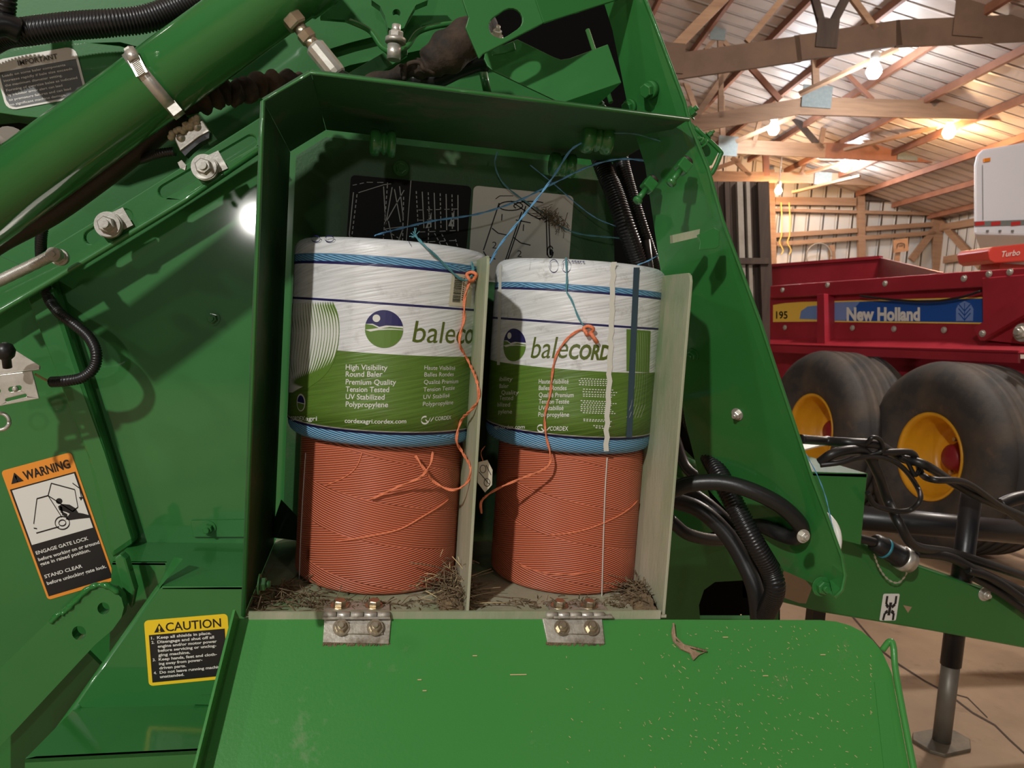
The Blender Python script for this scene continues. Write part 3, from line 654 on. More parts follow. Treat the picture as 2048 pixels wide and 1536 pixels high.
# curved stripes fan
d = Flat(printer(c1, r_wh, .0004), cut=.05); d2 = Flat(printer(c1, r_wh, .0003), cut=.05)
def aw(x, y): return hitcyl(x, y, c1, r_wh)
edge = [aw(587,785), aw(620,768), aw(650,748), aw(667,722), aw(676,690), aw(679,660), aw(676,632), aw(666,608.5)]
d2.poly(edge+[aw(576,606), aw(574,785)]).build('stripe_field', 'lab_white', lab1)
for i in range(17):
    t = i/17; xo = 679-(679-583)*t
    pts = [(xo-13*(1-t), 607), (xo-3, 632), (xo, 662), (xo-3, 692), (xo-12*(1-t*.6), 722), (xo-32*(1-t), 750), (max(581, xo-62*(1-t)), 773-6*t)]
    Q = catmull([V((*aw(max(x_, 578), y_), 0)) for x_, y_ in pts], 5); d.line([(q.x, q.y) for q in Q], .0036/r_wh*.24*(1-.3*t))
d.build('stripe', 'lab_olive', lab1)
# small emblem bottom left, outline oval
a0, z0 = hitcyl(603, 805, c1, r_wh); kz = 17/1536*1.07
P = lambda u, v, k=1: (a0+u*kz*k*1.0/r_wh, z0+v*kz*k)
d = Flat(printer(c1, r_wh, .0004), cut=.05); d.poly([P(math.cos(t), math.sin(t)*1.05) for t in [2*math.pi*k/24 for k in range(24)]]).build('emblem', 'lab_white', lab1)
d = Flat(printer(c1, r_wh, .0006), cut=.05); d.poly([P(.8*math.cos(t), .86*math.sin(t)) for t in [math.pi*k/14 for k in range(15)]]).build('emblem', 'lab_navy', lab1)
d = Flat(printer(c1, r_wh, .0006), cut=.05); d.poly([P(.8*math.cos(t), .84*math.sin(t)-.1) for t in [math.pi+math.pi*k/14 for k in range(15)]]).build('emblem', 'lab_olive', lab1)
# barcode sticker
A = [hitcyl(x, y, c1, r_wh) for x, y in ((903,546), (945,556), (896,611), (941,618))]
fb = lambda a, b: cylmap(c1, r_wh+.0014)(A[0][0]+(A[1][0]-A[0][0])*a+(A[2][0]-A[0][0])*b, A[0][1]+(A[2][1]-A[0][1])*b)
bs = Flat(fb, cut=.1).poly([(0,0),(1,0),(1,1),(0,1)]).build('barcode_sticker', 'paper', wb1)
fb2 = lambda a, b: cylmap(c1, r_wh+.0018)(A[0][0]+(A[1][0]-A[0][0])*a+(A[2][0]-A[0][0])*b, A[0][1]+(A[2][1]-A[0][1])*b)
d = Flat(fb2, cut=.1); y = .1
while y < .88:
    h_ = random.choice((.012,.02,.03)); d.poly([(.12,y),(.45,y),(.45,y+h_),(.12,y+h_)]); y += h_+random.choice((.012,.02))
for i in range(11): d.poly([(.5,.12+i*.065),(.56,.12+i*.065),(.56,.15+i*.065),(.5,.15+i*.065)])
d.build('barcode', 'ink', bs)
# ball 2 printing
r2 = r_w2
logo(cw2, r2, 1028, 690, 33, lab2)
ctext(cw2, r2, [('bale', 1062, 1135, 716, 45, 716)], 'lab_olive_dark', 'lettering', lab2, shear=.16)
ctext(cw2, r2, [('CORD', 1137, 1219, 717, 30, 719)], 'lab_olive_dark', 'lettering', lab2, shear=.18, off=.035)
ctext(cw2, r2, [('Haute Visibilité',1078,1137,767,9.5),('Balles Rondes',1078,1133,780,9.5),('Qualité Premium',1078,1147,794,9.5),('Tension Testée',1078,1138,807,9.5),('UV Stabilisé',1078,1127,820,9.5),('Polypropylène',1077,1138,833,9.5),('CORDEX',1100,1136,861,9)], 'lab_white', 'lettering', lab2, off=.01)
ctext(cw2, r2, [('ibility',1000,1026,762,9),('Baler',1000,1018,776,9),('Quality',1004,1038,789,9),('Tested',1000,1027,800,9),('bilized',996,1021,813,9),('pylene',998,1025,827,9),('agri.cordex.com',990,1050,857,8)], 'lab_white', 'lettering', lab2)
swirl(cw2, r2, 1084, 857, 9, lab2)
d = Flat(printer(cw2, r2, .0004), cut=.05)
for rows, x0, x1 in (((757,761,765,769), 1157, 1228), ((778,783,788,792), 1160, 1238), ((801,805,809,813,817,821,825), 1160, 1235), ((838,841), 1165, 1225), ((851,855), 1185, 1225)):
    for y in rows:
        a0_, z0_ = hitcyl(x0+random.random()*6, y, cw2, r2); a1_, z1_ = hitcyl(x1-random.random()*14, y+2, cw2, r2)
        d.line([(a0_, z0_), (a1_, z1_)], .0013, .03)
d.build('fine_print', 'lab_white', lab2)
d = Flat(printer(cw2, r2, .0004), cut=.05)
for i in range(6):
    x = 1270+i*4.5; Q = [hitcyl(px_, py_, cw2, r2) for px_, py_ in ((x, 665), (x+1, 720), (x-1, 770), (x-9+i, 810), (x-18+i, 835))]; d.line(Q, .0014)
d.build('stripe', 'lab_white', lab2)
d = Flat(printer(cw2, r2, .0003), cut=.05); d.poly([hitcyl(px_, py_, cw2, r2) for px_, py_ in ((1252,658),(1300,662),(1297,745),(1252,742))]).build('printed_block', 'lab_olive', lab2)
# thread guide pictograms on top of both balls and dashes
for c_, r_, xs, par, yy in ((cw2, r2, (1108, 1133), lab2, 532), (c1, r_wh, (633, 660), lab1, 478)):
    d = Flat(printer(c_, r_, .0004), cut=.05)
    for x in xs:
        for t in (0, ):
            Q = [hitcyl(x+9*math.cos(a), yy+ (13 if c_ is cw2 else 6)*math.sin(a), c_, r_) for a in [2*math.pi*k/20 for k in range(21)]]; d.line(Q, .0012)
            d.line([hitcyl(x-6, yy-6, c_, r_), hitcyl(x-6, yy+6, c_, r_)], .003)
    d.build('pictogram', 'lab_navy', par)
d = Flat(printer(cw2, r2, .0004), cut=.05); d.line([hitcyl(1062,522,cw2,r2), hitcyl(1060,540,cw2,r2)], .0016); d.build('mark', 'lab_navy', lab2)
d = Flat(printer(c1, r_wh, .0004), cut=.05); d.line([hitcyl(817,482,c1,r_wh), hitcyl(821,491,c1,r_wh)], .0016); d.build('mark', 'lab_navy', lab1)
ctext(cw2, r2, [('start', 1143, 1170, 524, 5, 526)], 'lab_navy', 'lettering', lab2, off=.02)
# tape strips of ball 2
def strip(c, r, pts, wpx, m, par, name, lift=.0012):
    d = Flat(cylmap(c, r+lift)); L_ = []; R_ = []
    for x, y in pts:
        L_.append(hitcyl(x-wpx/2, y, c, r)); R_.append(hitcyl(x+wpx/2, y, c, r))
    for i in range(len(pts)-1):
        v = [d.bm.verts.new((*q, 0)) for q in (L_[i], R_[i], R_[i+1], L_[i+1])]; d.bm.faces.new(v)
    d.build(name, m, par)
import itertools
tp = [(1226+random.uniform(-2,2)-(y-525)*.04, y) for y in range(524, 905, 14)]
strip(cw2, r2, tp, 10, 'label_white', wb2, 'peeling_tape', .002)
tp = [(1272-(y-540)*.045, y) for y in range(535, 880, 20)]
strip(cw2, r2, tp, 12, 'dull_wound', wb2, 'twine_window', .0013)
tp = [(1002-(y-540)*.02, y) for y in range(530, 745, 20)]
strip(cw2, r2, tp, 6, 'label_white', wb2, 'tape', .0012)
# ---- loose twine
def twine(pts, m, label, rad=.0016, name='loose_twine', cat='twine', group=None, strands=2, twist=.026):
    P = resample(catmull(pts, 16), .0025); q = MB(); n = len(P)
    for s in range(strands):
        Q = []
        for i, p in enumerate(P):
            t = (P[min(i+1, n-1)]-P[max(i-1, 0)]).normalized(); u = t.orthogonal().normalized(); v = t.cross(u)
            a = i*.0025/twist*2*math.pi*.5+s*math.pi*2/strands; Q.append(p+(u*math.cos(a)+v*math.sin(a))*rad*.38)
        q.tube(Q, rad*.48, 6)
    return tag(q.build(name, m), label, cat, group)
def onball(x, y, c, r, lift=.003):
    a, z = hitcyl(x, y, c, r+lift); return cylmap(c, r+lift)(a, z)
def knot(q, p, r):
    pts = [p+V((r*math.cos(t)*(1+.2*math.sin(3*t)), -r*.5*math.sin(2*t), r*math.sin(t))) for t in [k*2*math.pi/12*1.0 for k in range(20)]]
    q.tube(catmull(pts, 3), r*.42, 6)
t1 = [onball(941,558,c1,r_wh,.004), onball(938,566,c1,r_wh,.006), onball(929,600,c1,r_wh), onball(928,640,c1,r_wh), onball(919,685,c1,r_wh,.005), onball(938,725,c1,r_wh,.006), PY(953,760,1.008), PY(957,798,1.002), PY(940,822,1.03), onball(923,840,c1,r_wh,.006), onball(913,880,c1,r_wh,.004), PY(925,905,1.09), PY(941,935,1.035), PY(934,965,1.04), PY(905,980,1.055), PY(870,965,1.065), PY(850,940,1.06), PY(830,910,1.065)]
twine(t1, 'orange_twine', 'orange twine running down the right side of the left labelled ball from its knot', .0026)
twine([PY(866,904,1.065), PY(860,930,1.055), PY(840,955,1.055), PY(800,972,1.055), PY(768,987,1.06), PY(738,1000,1.062)], 'orange_twine', 'short orange twine end lying free across the left orange ball', .0022)
twine([PY(830,470,1.08), onball(848,490,c1,r_wh,.006), onball(880,520,c1,r_wh,.004), onball(905,545,c1,r_wh,.004), onball(925,560,c1,r_wh,.005), onball(940,556,c1,r_wh,.008), onball(946,540,c1,r_wh,.005), onball(943,522,c1,r_wh,.003)], 'blue_old', 'frayed blue twine tied over the top right of the left labelled ball', .0024)
q = MB(); knot(q, onball(943,553,c1,r_wh,.009), .006); tag(q.build('twine_knot', 'orange_twine'), 'orange knot at the right edge of the barcode sticker', 'knot')
q = MB()
for i in range(14):
    p = PY(830,472,1.08); e = p+V((random.uniform(-.008,.006), random.uniform(-.004,.004), random.uniform(-.003,.012))); q.tube([p, e], .0006, 5)
tag(q.build('frayed_end', 'blue_old'), 'frayed pale blue twine tip sticking up above the left labelled ball', 'twine')
twine([onball(1132,515,cw2,r2,.002), onball(1134,560,cw2,r2), onball(1133,582,cw2,r2), onball(1143,600,cw2,r2), onball(1157,635,cw2,r2), onball(1168,652,cw2,r2), onball(1177,660,cw2,r2,.006)], 'blue_old', 'thin blue twine down the front of the right labelled ball to the knot', .0018)
twine([onball(1176,661,cw2,r2,.006), onball(1160,660,cw2,r2), onball(1135,677,cw2,r2), onball(1113,710,cw2,r2), onball(1105,745,cw2,r2), onball(1100,790,cw2,r2), onball(1090,830,cw2,r2), onball(1092,870,cw2,r2), onball(1100,905,cw2,r2,.004), PY(1100,925,1.06), PY(1085,940,1.055), PY(1040,958,1.055), PY(1000,975,1.06), PY(975,990,1.05), PY(962,1005,1.04), PY(963,1028,1.04)], 'orange_twine', 'orange twine curving down over the front of the right labelled ball', .0023)
q = MB(); knot(q, onball(1177,661,cw2,r2,.008), .006)
q.tube([onball(1180,664,cw2,r2,.007), onball(1195,686,cw2,r2,.007)], .003, 6)
tag(q.build('twine_knot', 'orange_twine'), 'orange and blue knot above the lettering of the right labelled ball', 'knot')
twine([PY(1166,284,1.12), PY(1140,302,1.12), PY(1112,345,1.12), PY(1080,390,1.13), PY(1040,440,1.15), PY(1000,490,1.17), PY(978,530,1.19)], 'blue_twine', 'bright blue twine rising steeply to the green guide roller', .0022)
twine([PY(750,471,1.20), PY(800,457,1.24), PY(870,441,1.25), PY(960,427,1.26), PY(1040,400,1.25), PY(1100,370,1.24), PY(1180,332,1.2), PY(1240,318,1.16), PY(1300,322,1.13)], 'blue_twine', 'long blue twine crossing the black decal behind the balls', .0020)
twine([PY(995,303,1.33), PY(990,330,1.335), PY(1005,365,1.34), PY(1040,395,1.345), PY(1085,425,1.345), PY(1120,452,1.345), PY(1160,468,1.33), PY(1225,475,1.30), PY(1262,478,1.30)], 'blue_old', 'debris-covered dark blue twine hanging over the white decal', .0018)
twine([PY(1060,330,1.33), PY(1110,370,1.33), PY(1150,405,1.33), PY(1190,435,1.32), PY(1225,450,1.3), PY(1258,462,1.29)], 'blue_twine', 'thin dark blue twine right of the white decal, knotted halfway', .0012)
twine([PY(1325,490,1.2), PY(1322,505,1.19), PY(1300,520,1.18), PY(1275,530,1.17)], 'blue_twine', 'blue twine loop entering the top right of the right labelled ball', .0014)
twine([PY(1225,266,1.1), PY(1270,268,1.09), PY(1320,282,1.08), PY(1356,294,1.08)], 'blue_old', 'faint blue twine from guide roller to shield edge', .0010)
q = MB()
for i in range(160):
    t = random.random(); p = PY(1085+t*45, 425+t*30, 1.343).copy()+V((random.gauss(0,.006), -.002, random.gauss(0,.005))); e = p+V((random.gauss(0,.006), random.gauss(0,.003), random.gauss(0,.006))); q.tube([p, e], .0006, 4)
tag(q.build('chaff_clump', 'straw', kind='stuff'), 'clump of chaff caught on the twine over the white decal', 'chaff')
# tag hanging behind the divider
q = MB().plate([PY(x, y, 1.03) for x, y in ((955,925),(975,920),(985,940),(984,970),(970,985),(955,965))], V((0,.001,0)))
tagp = tag(q.build('paper_tag', 'paper'), 'small paper tag with drawing hanging beside the divider', 'tag')
d = Flat(lambda a, b: PY(a, b, 1.0292)); d.line(circ(966,938,6,10,8)+[(972,938)], 1.2); d.line([(958,944),(978,968)], 1.5); d.line([(972,930),(982,950)], 1.2); d.line(circ(974,965,6,10,8)+[(980,965)], 1.2); d.build('tag_drawing', 'ink', tagp)
twine([PY(966,922,1.03), PY(962,905,1.05), PY(970,892,1.08)], 'orange_twine', 'short orange string holding the paper tag', .0008)
# ---- straw and dirt in the box
def litter(name, cen, n, sx, sy, h, label, fn=None, m='straw', L=.02, rad=.0006):
    q = MB()
    for i in range(n):
        p = cen+V((random.gauss(0, sx), random.gauss(0, sy), abs(random.gauss(0, h))))
        p.y = max(p.y, Y0+.002); p.z = max(p.z, zf+.001); p.x = min(max(p.x, BLc.x+.006), xr-.003)
        e = p+V((random.gauss(0, L), random.gauss(0, L*.6), random.gauss(0, L*.5))); e.z = max(e.z, zf+.0005); e.y = max(e.y, Y0); e.x = min(max(e.x, BLc.x+.004), xr-.002)
        q.tube([p, p.lerp(e,.5)+V((0,0,.001)), e], rad*random.uniform(.6, 1.6), 4)
    return tag(q.build(name, m, kind='stuff'), label, 'chaff')
litter('straw_litter', PZ(905, 1195, zf)+V((-.0,0,0)), 260, .016, .03, .018, 'tangle of straw beside the left orange ball against the divider')
litter('straw_litter', PZ(905, 1195, zf), 50, .016, .02, .022, 'pale straws on top of the tangle against the divider', m='straw_pale', rad=.0005)
litter('straw_litter', PZ(1290, 1195, zf), 260, .022, .02, .008, 'brown chaff in the right corner of the box floor')
litter('straw_litter', PZ(560, 1195, zf), 160, .04, .03, .003, 'thin chaff in the left corner of the box floor')
litter('straw_litter', PZ(700, 1212, zf), 200, .09, .008, .003, 'chaff along the front lip below the left orange ball', L=.008)
litter('straw_litter', PZ(1180, 1212, zf), 200, .07, .008, .003, 'chaff along the front lip below the right orange ball', L=.008)
def mound(px, py, rx, ry, h, name, label):
    q = MB(); c = PZ(px, py, zf); n = 20
    g = [[q.bm.verts.new(V((min(c.x+(i/n-.5)*2*rx, xr-.002), c.y+(j/n-.5)*2*ry, zf+max(0,(1-((i/n-.5)*2)**2)*(1-((j/n-.5)*2)**2))*h*random.uniform(.6,1.2)+.0008))) for j in range(n+1)] for i in range(n+1)]
    for i in range(n):
        for j in range(n): q.bm.faces.new((g[i][j], g[i+1][j], g[i+1][j+1], g[i][j+1]))
    return tag(q.build(name, 'straw', kind='stuff'), label, 'chaff')
mound(1300, 1205, .035, .045, .016, 'dust_heap', 'heap of brown dust against the right box wall')
mound(905, 1200, .022, .045, .014, 'dust_heap', 'heap of brown dust at the foot of the divider')
# chaff on the lid
q = MB()
for i in range(420):
    x = min(1740, max(480, random.gauss(1500, 170))); y = random.uniform(1250, 1600)
    if x > 1700 and y < 1300: continue
    p = lf(x, y)+lidn*.0008; u = V((random.gauss(.6,.4), 0, 0))+V((0,-.55,-.62))*random.gauss(.7,.4); u = (u-lidn*u.dot(lidn)).normalized()
    q.beam(p, p+u*random.uniform(.0008,.004), random.uniform(.0003,.0007), .0005, lidn)
for x, y, l in ((1020,1350,.022),(945,1312,.006),(835,1360,.005),(845,1382,.005),(1525,1352,.008),(1445,1275,.008),(1640,1310,.008),(1480,1230,.002)):
    p = lf(x, y)+lidn*.001; q.beam(p, p+V((l,0,0)), .0012, .0008, lidn)
tag(q.build('chaff_specks', 'straw_pale', kind='stuff'), 'fine pale chaff specks scattered over the open lid', 'chaff')
q = MB(); base = [(1343,1255),(1348,1270),(1350,1285),(1365,1290),(1380,1300),(1398,1308),(1412,1304),(1395,1312),(1385,1322),(1378,1308),(1360,1300),(1345,1285),(1341,1268)]
q.plate([lf(x, y)+lidn*.002 for x, y in base], lidn*.003)
q.tube([lf(1343,1250)+lidn*.008, lf(1348,1275)+lidn*.004, lf(1365,1292)+lidn*.004, lf(1410,1305)+lidn*.006], .0016, 6); q.tube([lf(1380,1300)+lidn*.004, lf(1386,1318)+lidn*.003], .001, 5)
tag(q.build('dry_leaf', mat('dry_leaf', (.35,.24,.15), .8, 0, .8, 300, (.2,.13,.08), 60)), 'curled dry leaf lying near the top of the lid', 'leaf')
# ---- shield beside the box
lipY = 1.03
outer = [(1285,-20),(1291,0),(1325,88),(1369,205),(1380,249),(1416,337),(1445,440),(1488,556),(1520,643),(1556,752),(1589,850),(1625,958),(1660,1050),(1683,1112),(1690,1150),(1684,1180),(1670,1194)]
inner = [(1266,-20),(1273,0),(1310,88),(1353,228),(1360,249),(1398,352),(1427,440),(1462,530),(1497,640),(1532,745),(1566,840),(1600,935),(1634,1030),(1656,1090),(1664,1130),(1662,1160),(1656,1180)]
fl_ = lambda x, y: PY(x, y, lipY)
def shf():
    a = fl_(1291, 0); b = fl_(1660, 1050); u = (b-a).normalized(); c = V((-.50, .86, 0)).normalized(); n = u.cross(c).normalized(); return a, n
sa, sn = shf()
if sn.y > 0: sn = -sn
shp = lambda x, y: onp(x, y, sa, sn)
left = [(1656,1180),(1567,1141),(1530,1080),(1470,1040),(1400,960),(1372,850),(1345,700),(1318,520),(1290,330),(1262,245),(1225,60),(1200,-20)]
sh = MB().plate([shp(x, y) for x, y in inner]+[shp(x, y) for x, y in left[1:]], -sn*.004).build('side_shield', 'green', bal, label='tall slanted green shield at the baler front')
q = MB(); I = [shp(*p) for p in inner]; O = [shp(*p)+V((0,0,0)) for p in outer]; O = [fl_(*p) for p in outer]
n = len(I)
for i in range(n-1): q.plate([I[i], I[i+1], O[i+1], O[i]], V((0,.004,0)))
q.build('shield_lip', 'green', sh)
MB().tube(O, .0028, 8).build('shield_edge', 'green_clean', sh)
q = MB(); Ob = [p+V((.004,.06,0)) for p in O]
for i in range(n-1): q.face([O[i], O[i+1], Ob[i+1], Ob[i]])
q.build('shield_return', 'green', sh)
bolt(shp(1475,828), sn, .007, .006, 'steel', sh); bolt(PY(1606,1072,1.0), FWD, .007, .006, 'steel', sh); bolt(shp(1648,1165)+sn*.01, FWD, .011, .010, 'green_clean', sh); bolt(shp(1385,710), sn, .008, .006, 'green', sh)
q = MB(); p = shp(1305,178); q.cyl(p, p+sn*.01, .012, 20); q.hexa(p+sn*.01, sn, .010, .008); q.cyl(p, PY(1280,190,1.1), .0045, 14); q.build('long_bolt', 'green_clean', sh)
p = shp(1262,213); q = MB(); q.cyl(p, p+sn*.006, .011, 20); q.hexa(p+sn*.006, sn, .009, .007); q.build('bolt', 'green', sh)
pplate([(1395,470),(1428,455),(1440,462),(1439,492),(1432,497),(1398,500),(1400,485)], lambda x, y: PY(x, y, 1.0), (0,.004,0)).build('latch_tab', 'green_clean', sh, bevel=.001)
pplate([(1345,470),(1400,458),(1398,474),(1346,486)], lambda x, y: PY(x, y, 1.02), (0,.01,0)).build('latch_arm', 'green_dirty', sh)
# latch bracket and wire handle behind the shield edge
lb = lambda x, y: PY(x, y, 1.10)
q = pplate([(1378,240),(1440,300),(1436,306),(1424,330),(1408,336),(1395,300)], lb, (0,.006,0)); lt = q.build('latch_bracket', 'green', sh)
MB().tube(catmull([lb(1390,255), lb(1438,300), lb(1440,312), lb(1425,345), lb(1416,348)], 6), .0035, 8).build('wire_handle', 'green', sh)
bolt(lb(1378,228), V((.6,-.5,.6)), .008, .008, 'green_clean', sh); bolt(lb(1400,290)-V((0,.01,0)), V((-.7,-.4,.5)), .006, .007, 'green_clean', sh); bolt(lb(1416,272), V((.6,-.3,.6)), .004, .006, 'green_clean', sh)
# ---- twine tensioners
def tensioner(x, y, s, Y):
    c = PY(x, y, Y); q = MB(); dirx = V((.55, .25, .75)).normalized(); side = dirx.cross(V((0,1,0))).normalized(); k = s/1536*Y
    q.box(c, (dirx, side, dirx.cross(side)), (k*26, k*26, k*22)); o = q.build('twine_tensioner', 'green_clean', sh, bevel=.002)
    q = MB(); a = c-dirx*k*12; e = c-dirx*k*42; q.cyl(a, e, k*6, 16); q.lathe(e+dirx*k*2, -dirx, [(k*4,0),(k*9,k*1),(k*10,k*5),(k*9,k*9),(k*4,k*10)], 18); q.build('knob', 'green_clean', o)
    sp = [c+dirx*(k*13+k*.055*i)+ (side*math.cos(i*.5)+dirx.cross(side)*math.sin(i*.5))*k*11 for i in range(90)]
    MB().tube(sp, k*1.1, 6).build('coil_spring', 'hose_dirty', o)
tensioner(1298, 370, 1.0, 1.09); tensioner(1366, 333, 1.05, 1.02)
# ---- plates above the box
pc = lambda x, y: PY(x, y, 1.0)
pplate([(905,-60),(925,0),(937,35),(931,55),(958,117),(966,108),(1087,46),(1071,0),(1050,-60)], pc, (0,.005,0), [stadium(1001,53,1022,39,23)]).build('slotted_guard', 'green_clean', bal, bevel=.001)
pplate([(1050,-60),(1071,0),(1087,46),(1232,0),(1420,-60)], lambda x, y: onp(x, y, pc(1079,20), V((.25,-1,.12)).normalized()), (0,.005,0)).build('guard_side', 'green_clean', bal, bevel=.001)
bolt(PY(993,74,1.04), V((.0,-.6,.6)), .006, .008, 'steel')
pd = lambda x, y: onp(x, y, PY(1100,150,1.06), V((-.1,-1,.25)).normalized())
dfl = pplate([(970,105),(968,117),(975,132),(985,141),(1112,201),(1130,204),(1243,165),(1216,88),(1140,116),(1122,119),(1108,114),(1035,78)], pd, (0,.005,0)).build('deflector', 'green_clean', bal, bevel=.001)
MB().plate([pd(1243,165), pd(1130,204), pd(1200,206)+V((0,.02,0))], V((0,.003,0))).build('deflector_fold', 'green', dfl)
pplate([(985,95),(1028,84),(1032,100),(1010,106),(985,110)], lambda x, y: PY(x, y, 1.05), (0,.004,0)).build('guard_tab', 'green_clean', bal, bevel=.001)
MB().tube([PY(1175,60,1.3), PY(1222,205,1.25)], .004, 8).build('rod', 'green', bal)
MB().tube([PY(965,140,1.3), PY(975,185,1.3)], .007, 8).build('weld_post', 'green', bal)
# ---- Y-shaped casting with hinge bolt
py_ = lambda x, y: PY(x, y, 1.12)
cy = [(735,-40),(743,0),(760,12),(770,32),(776,55),(790,62),(808,56),(818,34),(832,10),(856,0),(868,-40)]
yb = pplate(cy, py_, (0,.02,0), [circ(793,26,8,14)]).build('pivot_casting', 'green_clean', bal, bevel=.003)
q = MB(); P1 = [PY(700,42,1.16), PY(740,62,1.15), PY(765,95,1.14), PY(790,104,1.13), PY(815,92,1.14), PY(840,62,1.15), PY(900,48,1.16), PY(960,50,1.18)]
P1 = catmull(P1, 6)
MB().tube(P1, .004, 10).build('casting_rib', 'green_clean', yb)
pplate([(660,-30),(735,-30),(776,60),(790,90),(808,60),(860,-30),(930,-30),(930,40),(845,50),(812,90),(790,103),(766,92),(740,60),(690,40),(640,36)], lambda x, y: PY(x, y, 1.18), (0,.01,0)).build('casting_web', 'green', yb)
q = MB(); a = PY(791,86,1.10); q.cyl(a, a+V((0,0,.006)), .014, 24); q.hexa(a+V((0,0,.006)), V((0,-.2,1)), .010, .010); q.cyl(a+V((0,0,.012)), a+V((0,0,.024)), .006, 14); q.build('hinge_nut', 'steel', yb)
a = PY(788,108,1.10); MB().cyl(a+V((0,0,.012)), a-V((0,0,.008)), .0095, 20).build('hinge_pin', 'steel', yb)
pplate([(690,150),(775,100),(800,88),(815,96),(815,110),(740,160)], lambda x, y: PY(x, y, 1.2), (0,.01,0)).build('brace', 'green_clean', bal, bevel=.001)
pplate([(540,-40),(960,-40),(960,75),(700,130),(560,185),(430,150),(500,60)], lambda x, y: PY(x, y, 1.30), (0,.004,0)).build('upper_panel', 'green_clean', bal)
pplate([(640,30),(700,20),(760,70),(700,85),(620,110),(600,70)], lambda x, y: PY(x, y, 1.285), (0,.004,0)).build('seal_flap', 'green_clean', bal)
# ---- hydraulic cylinder
def seg_axis(a, b, Y): return PY(*a, Y), PY(*b, Y)
ca, cb = PY(-80, 452, 1.10), PY(628, -62, 1.10)
cax = (cb-ca).normalized(); cr_ = .0455
hy = MB().lathe(ca, cax, [(cr_,0),(cr_,(cb-ca).length*.93),(cr_*1.07,(cb-ca).length*.935),(cr_*1.07,(cb-ca).length*1.0),(cr_*.9,(cb-ca).length*1.03)], 48).build('hydraulic_cylinder', 'green_clean', bal)
# fitting and crimped hose
f1, f2 = PY(585,38,1.07), PY(645,112,1.07); dd = (f2-f1).normalized(); Lf = (f2-f1).length
q = MB(); q.hexa(f1-dd*.004, dd, .014, .016); q.cyl(f1+dd*.012, f1+dd*.030, .0085, 18); q.hexa(f1+dd*.020, dd, .0115, .014); q.cyl(f1+dd*.03, f1+dd*.045, .009, 18); q.build('fitting', 'brass', hy)
q = MB(); q.lathe(f1+dd*.040, dd, [(.010,0),(.0135,.004),(.0135,.040),(.0125,.046),(.011,.048)], 12, smooth=False); q.build('crimp_sleeve', 'steel', hy)
MB().tube(catmull([f1+dd*.08, f1+dd*.10, PY(690,158,1.1), PY(720,200,1.2)], 5), .0095, 14).build('hose', 'rubber', hy)
# hose clamp
q = MB(); t0 = (PY(305,165,1.10)-ca).dot(cax); cc = ca+cax*t0
q.lathe(cc-cax*.0065, cax, [(cr_*1.01,-.001),(cr_*1.045,-.001),(cr_*1.045,.014),(cr_*1.01,.014)], 48)
q.build('hose_clamp', 'steel', hy)
w0 = PY(262,106,1.055); w1 = PY(285,150,1.05)
q = MB(); dw = (w1-w0).normalized(); q.cyl(w0-dw*.002, w0+dw*.012, .0075, 16); q.hexa(w0-dw*.006, dw, .007, .006); q.build('clamp_screw', 'steel', hy)
q = MB(); q.beam(w0+dw*.008, w1, .015, .004, V((0,1,0)))
for i in range(10): pp = w0+dw*(.012+.002*i); q.beam(pp-cax*.005-V((0,.003,0)), pp+cax*.005-V((0,.003,0)), .0007, .001, V((0,1,0)))
q.build('clamp_housing', 'steel', hy)
MB().beam(PY(318,180,1.075), PY(356,226,1.075), .0135, .0016, V((0,1,0))).build('clamp_tail', 'steel', hy)
# hoses under cylinder
MB().tube(catmull([PY(-60,520,1.16), PY(0,478,1.16), PY(100,425,1.16), PY(190,362,1.16), PY(270,300,1.16), PY(345,236,1.16), PY(372,215,1.18)], 10), .0175, 16).build('hose', 'hose_dirty', bal, label='wide brown-black hose under the green cylinder')
q = MB(); P = catmull([PY(352,206,1.15), PY(385,208,1.15), PY(420,196,1.16), PY(450,182,1.17), PY(480,186,1.18), PY(515,170,1.2), PY(555,168,1.22), PY(600,165,1.25)], 10)
q.tube(P, [.0165+.0035*math.sin(i*.9)+random.uniform(-.0015,.0015) for i in range(len(P))], 18)
q.build('protective_sleeve', 'sleeve', bal, label='wrinkled brown fabric hose sleeve left of the box')
q = MB(); P = catmull([PY(735,165,1.16), PY(790,150,1.15), PY(822,140,1.14), PY(850,135,1.14), PY(870,120,1.14), PY(905,98,1.14), PY(945,68,1.15), PY(975,50,1.18)], 8)
q.tube(P, lambda t: .010+.020*math.exp(-((t-.72)/.26)**2)+.002*math.sin(t*40), 18)
q.tube(catmull([PY(808,160,1.12), PY(812,132,1.115), PY(830,124,1.11), PY(842,128,1.11), PY(848,138,1.11), PY(868,148,1.12)], 5), .003, 8)
q.build('protective_sleeve', 'sleeve', bal, label='folded brown fabric sleeve above the box')
for a in ([(820,160),(870,160),(920,138),(970,122),(1010,118)], [(880,150),(930,128),(975,125)]):
    MB().tube(catmull([PY(x, y, 1.2) for x, y in a], 6), .013, 12).build('hose', 'rubber', bal)
# corrugated conduits upper left
MB().corr([PY(-60,110,1.2), PY(0,72,1.19), PY(60,62,1.18), PY(140,52,1.18), PY(220,46,1.18), PY(290,38,1.19), PY(350,18,1.2), PY(420,-12,1.21), PY(480,-40,1.22)], .0185).build('corrugated_conduit', 'plastic', bal)
MB().corr([PY(10,-60,1.16), PY(12,0,1.16), PY(10,35,1.17), PY(28,60,1.18)], .013).build('corrugated_conduit', 'plastic', bal)
MB().tube(catmull([PY(-40,60,1.15), PY(5,50,1.16), PY(40,62,1.17)], 5), .016, 12).build('conduit_boot', 'plastic', bal)
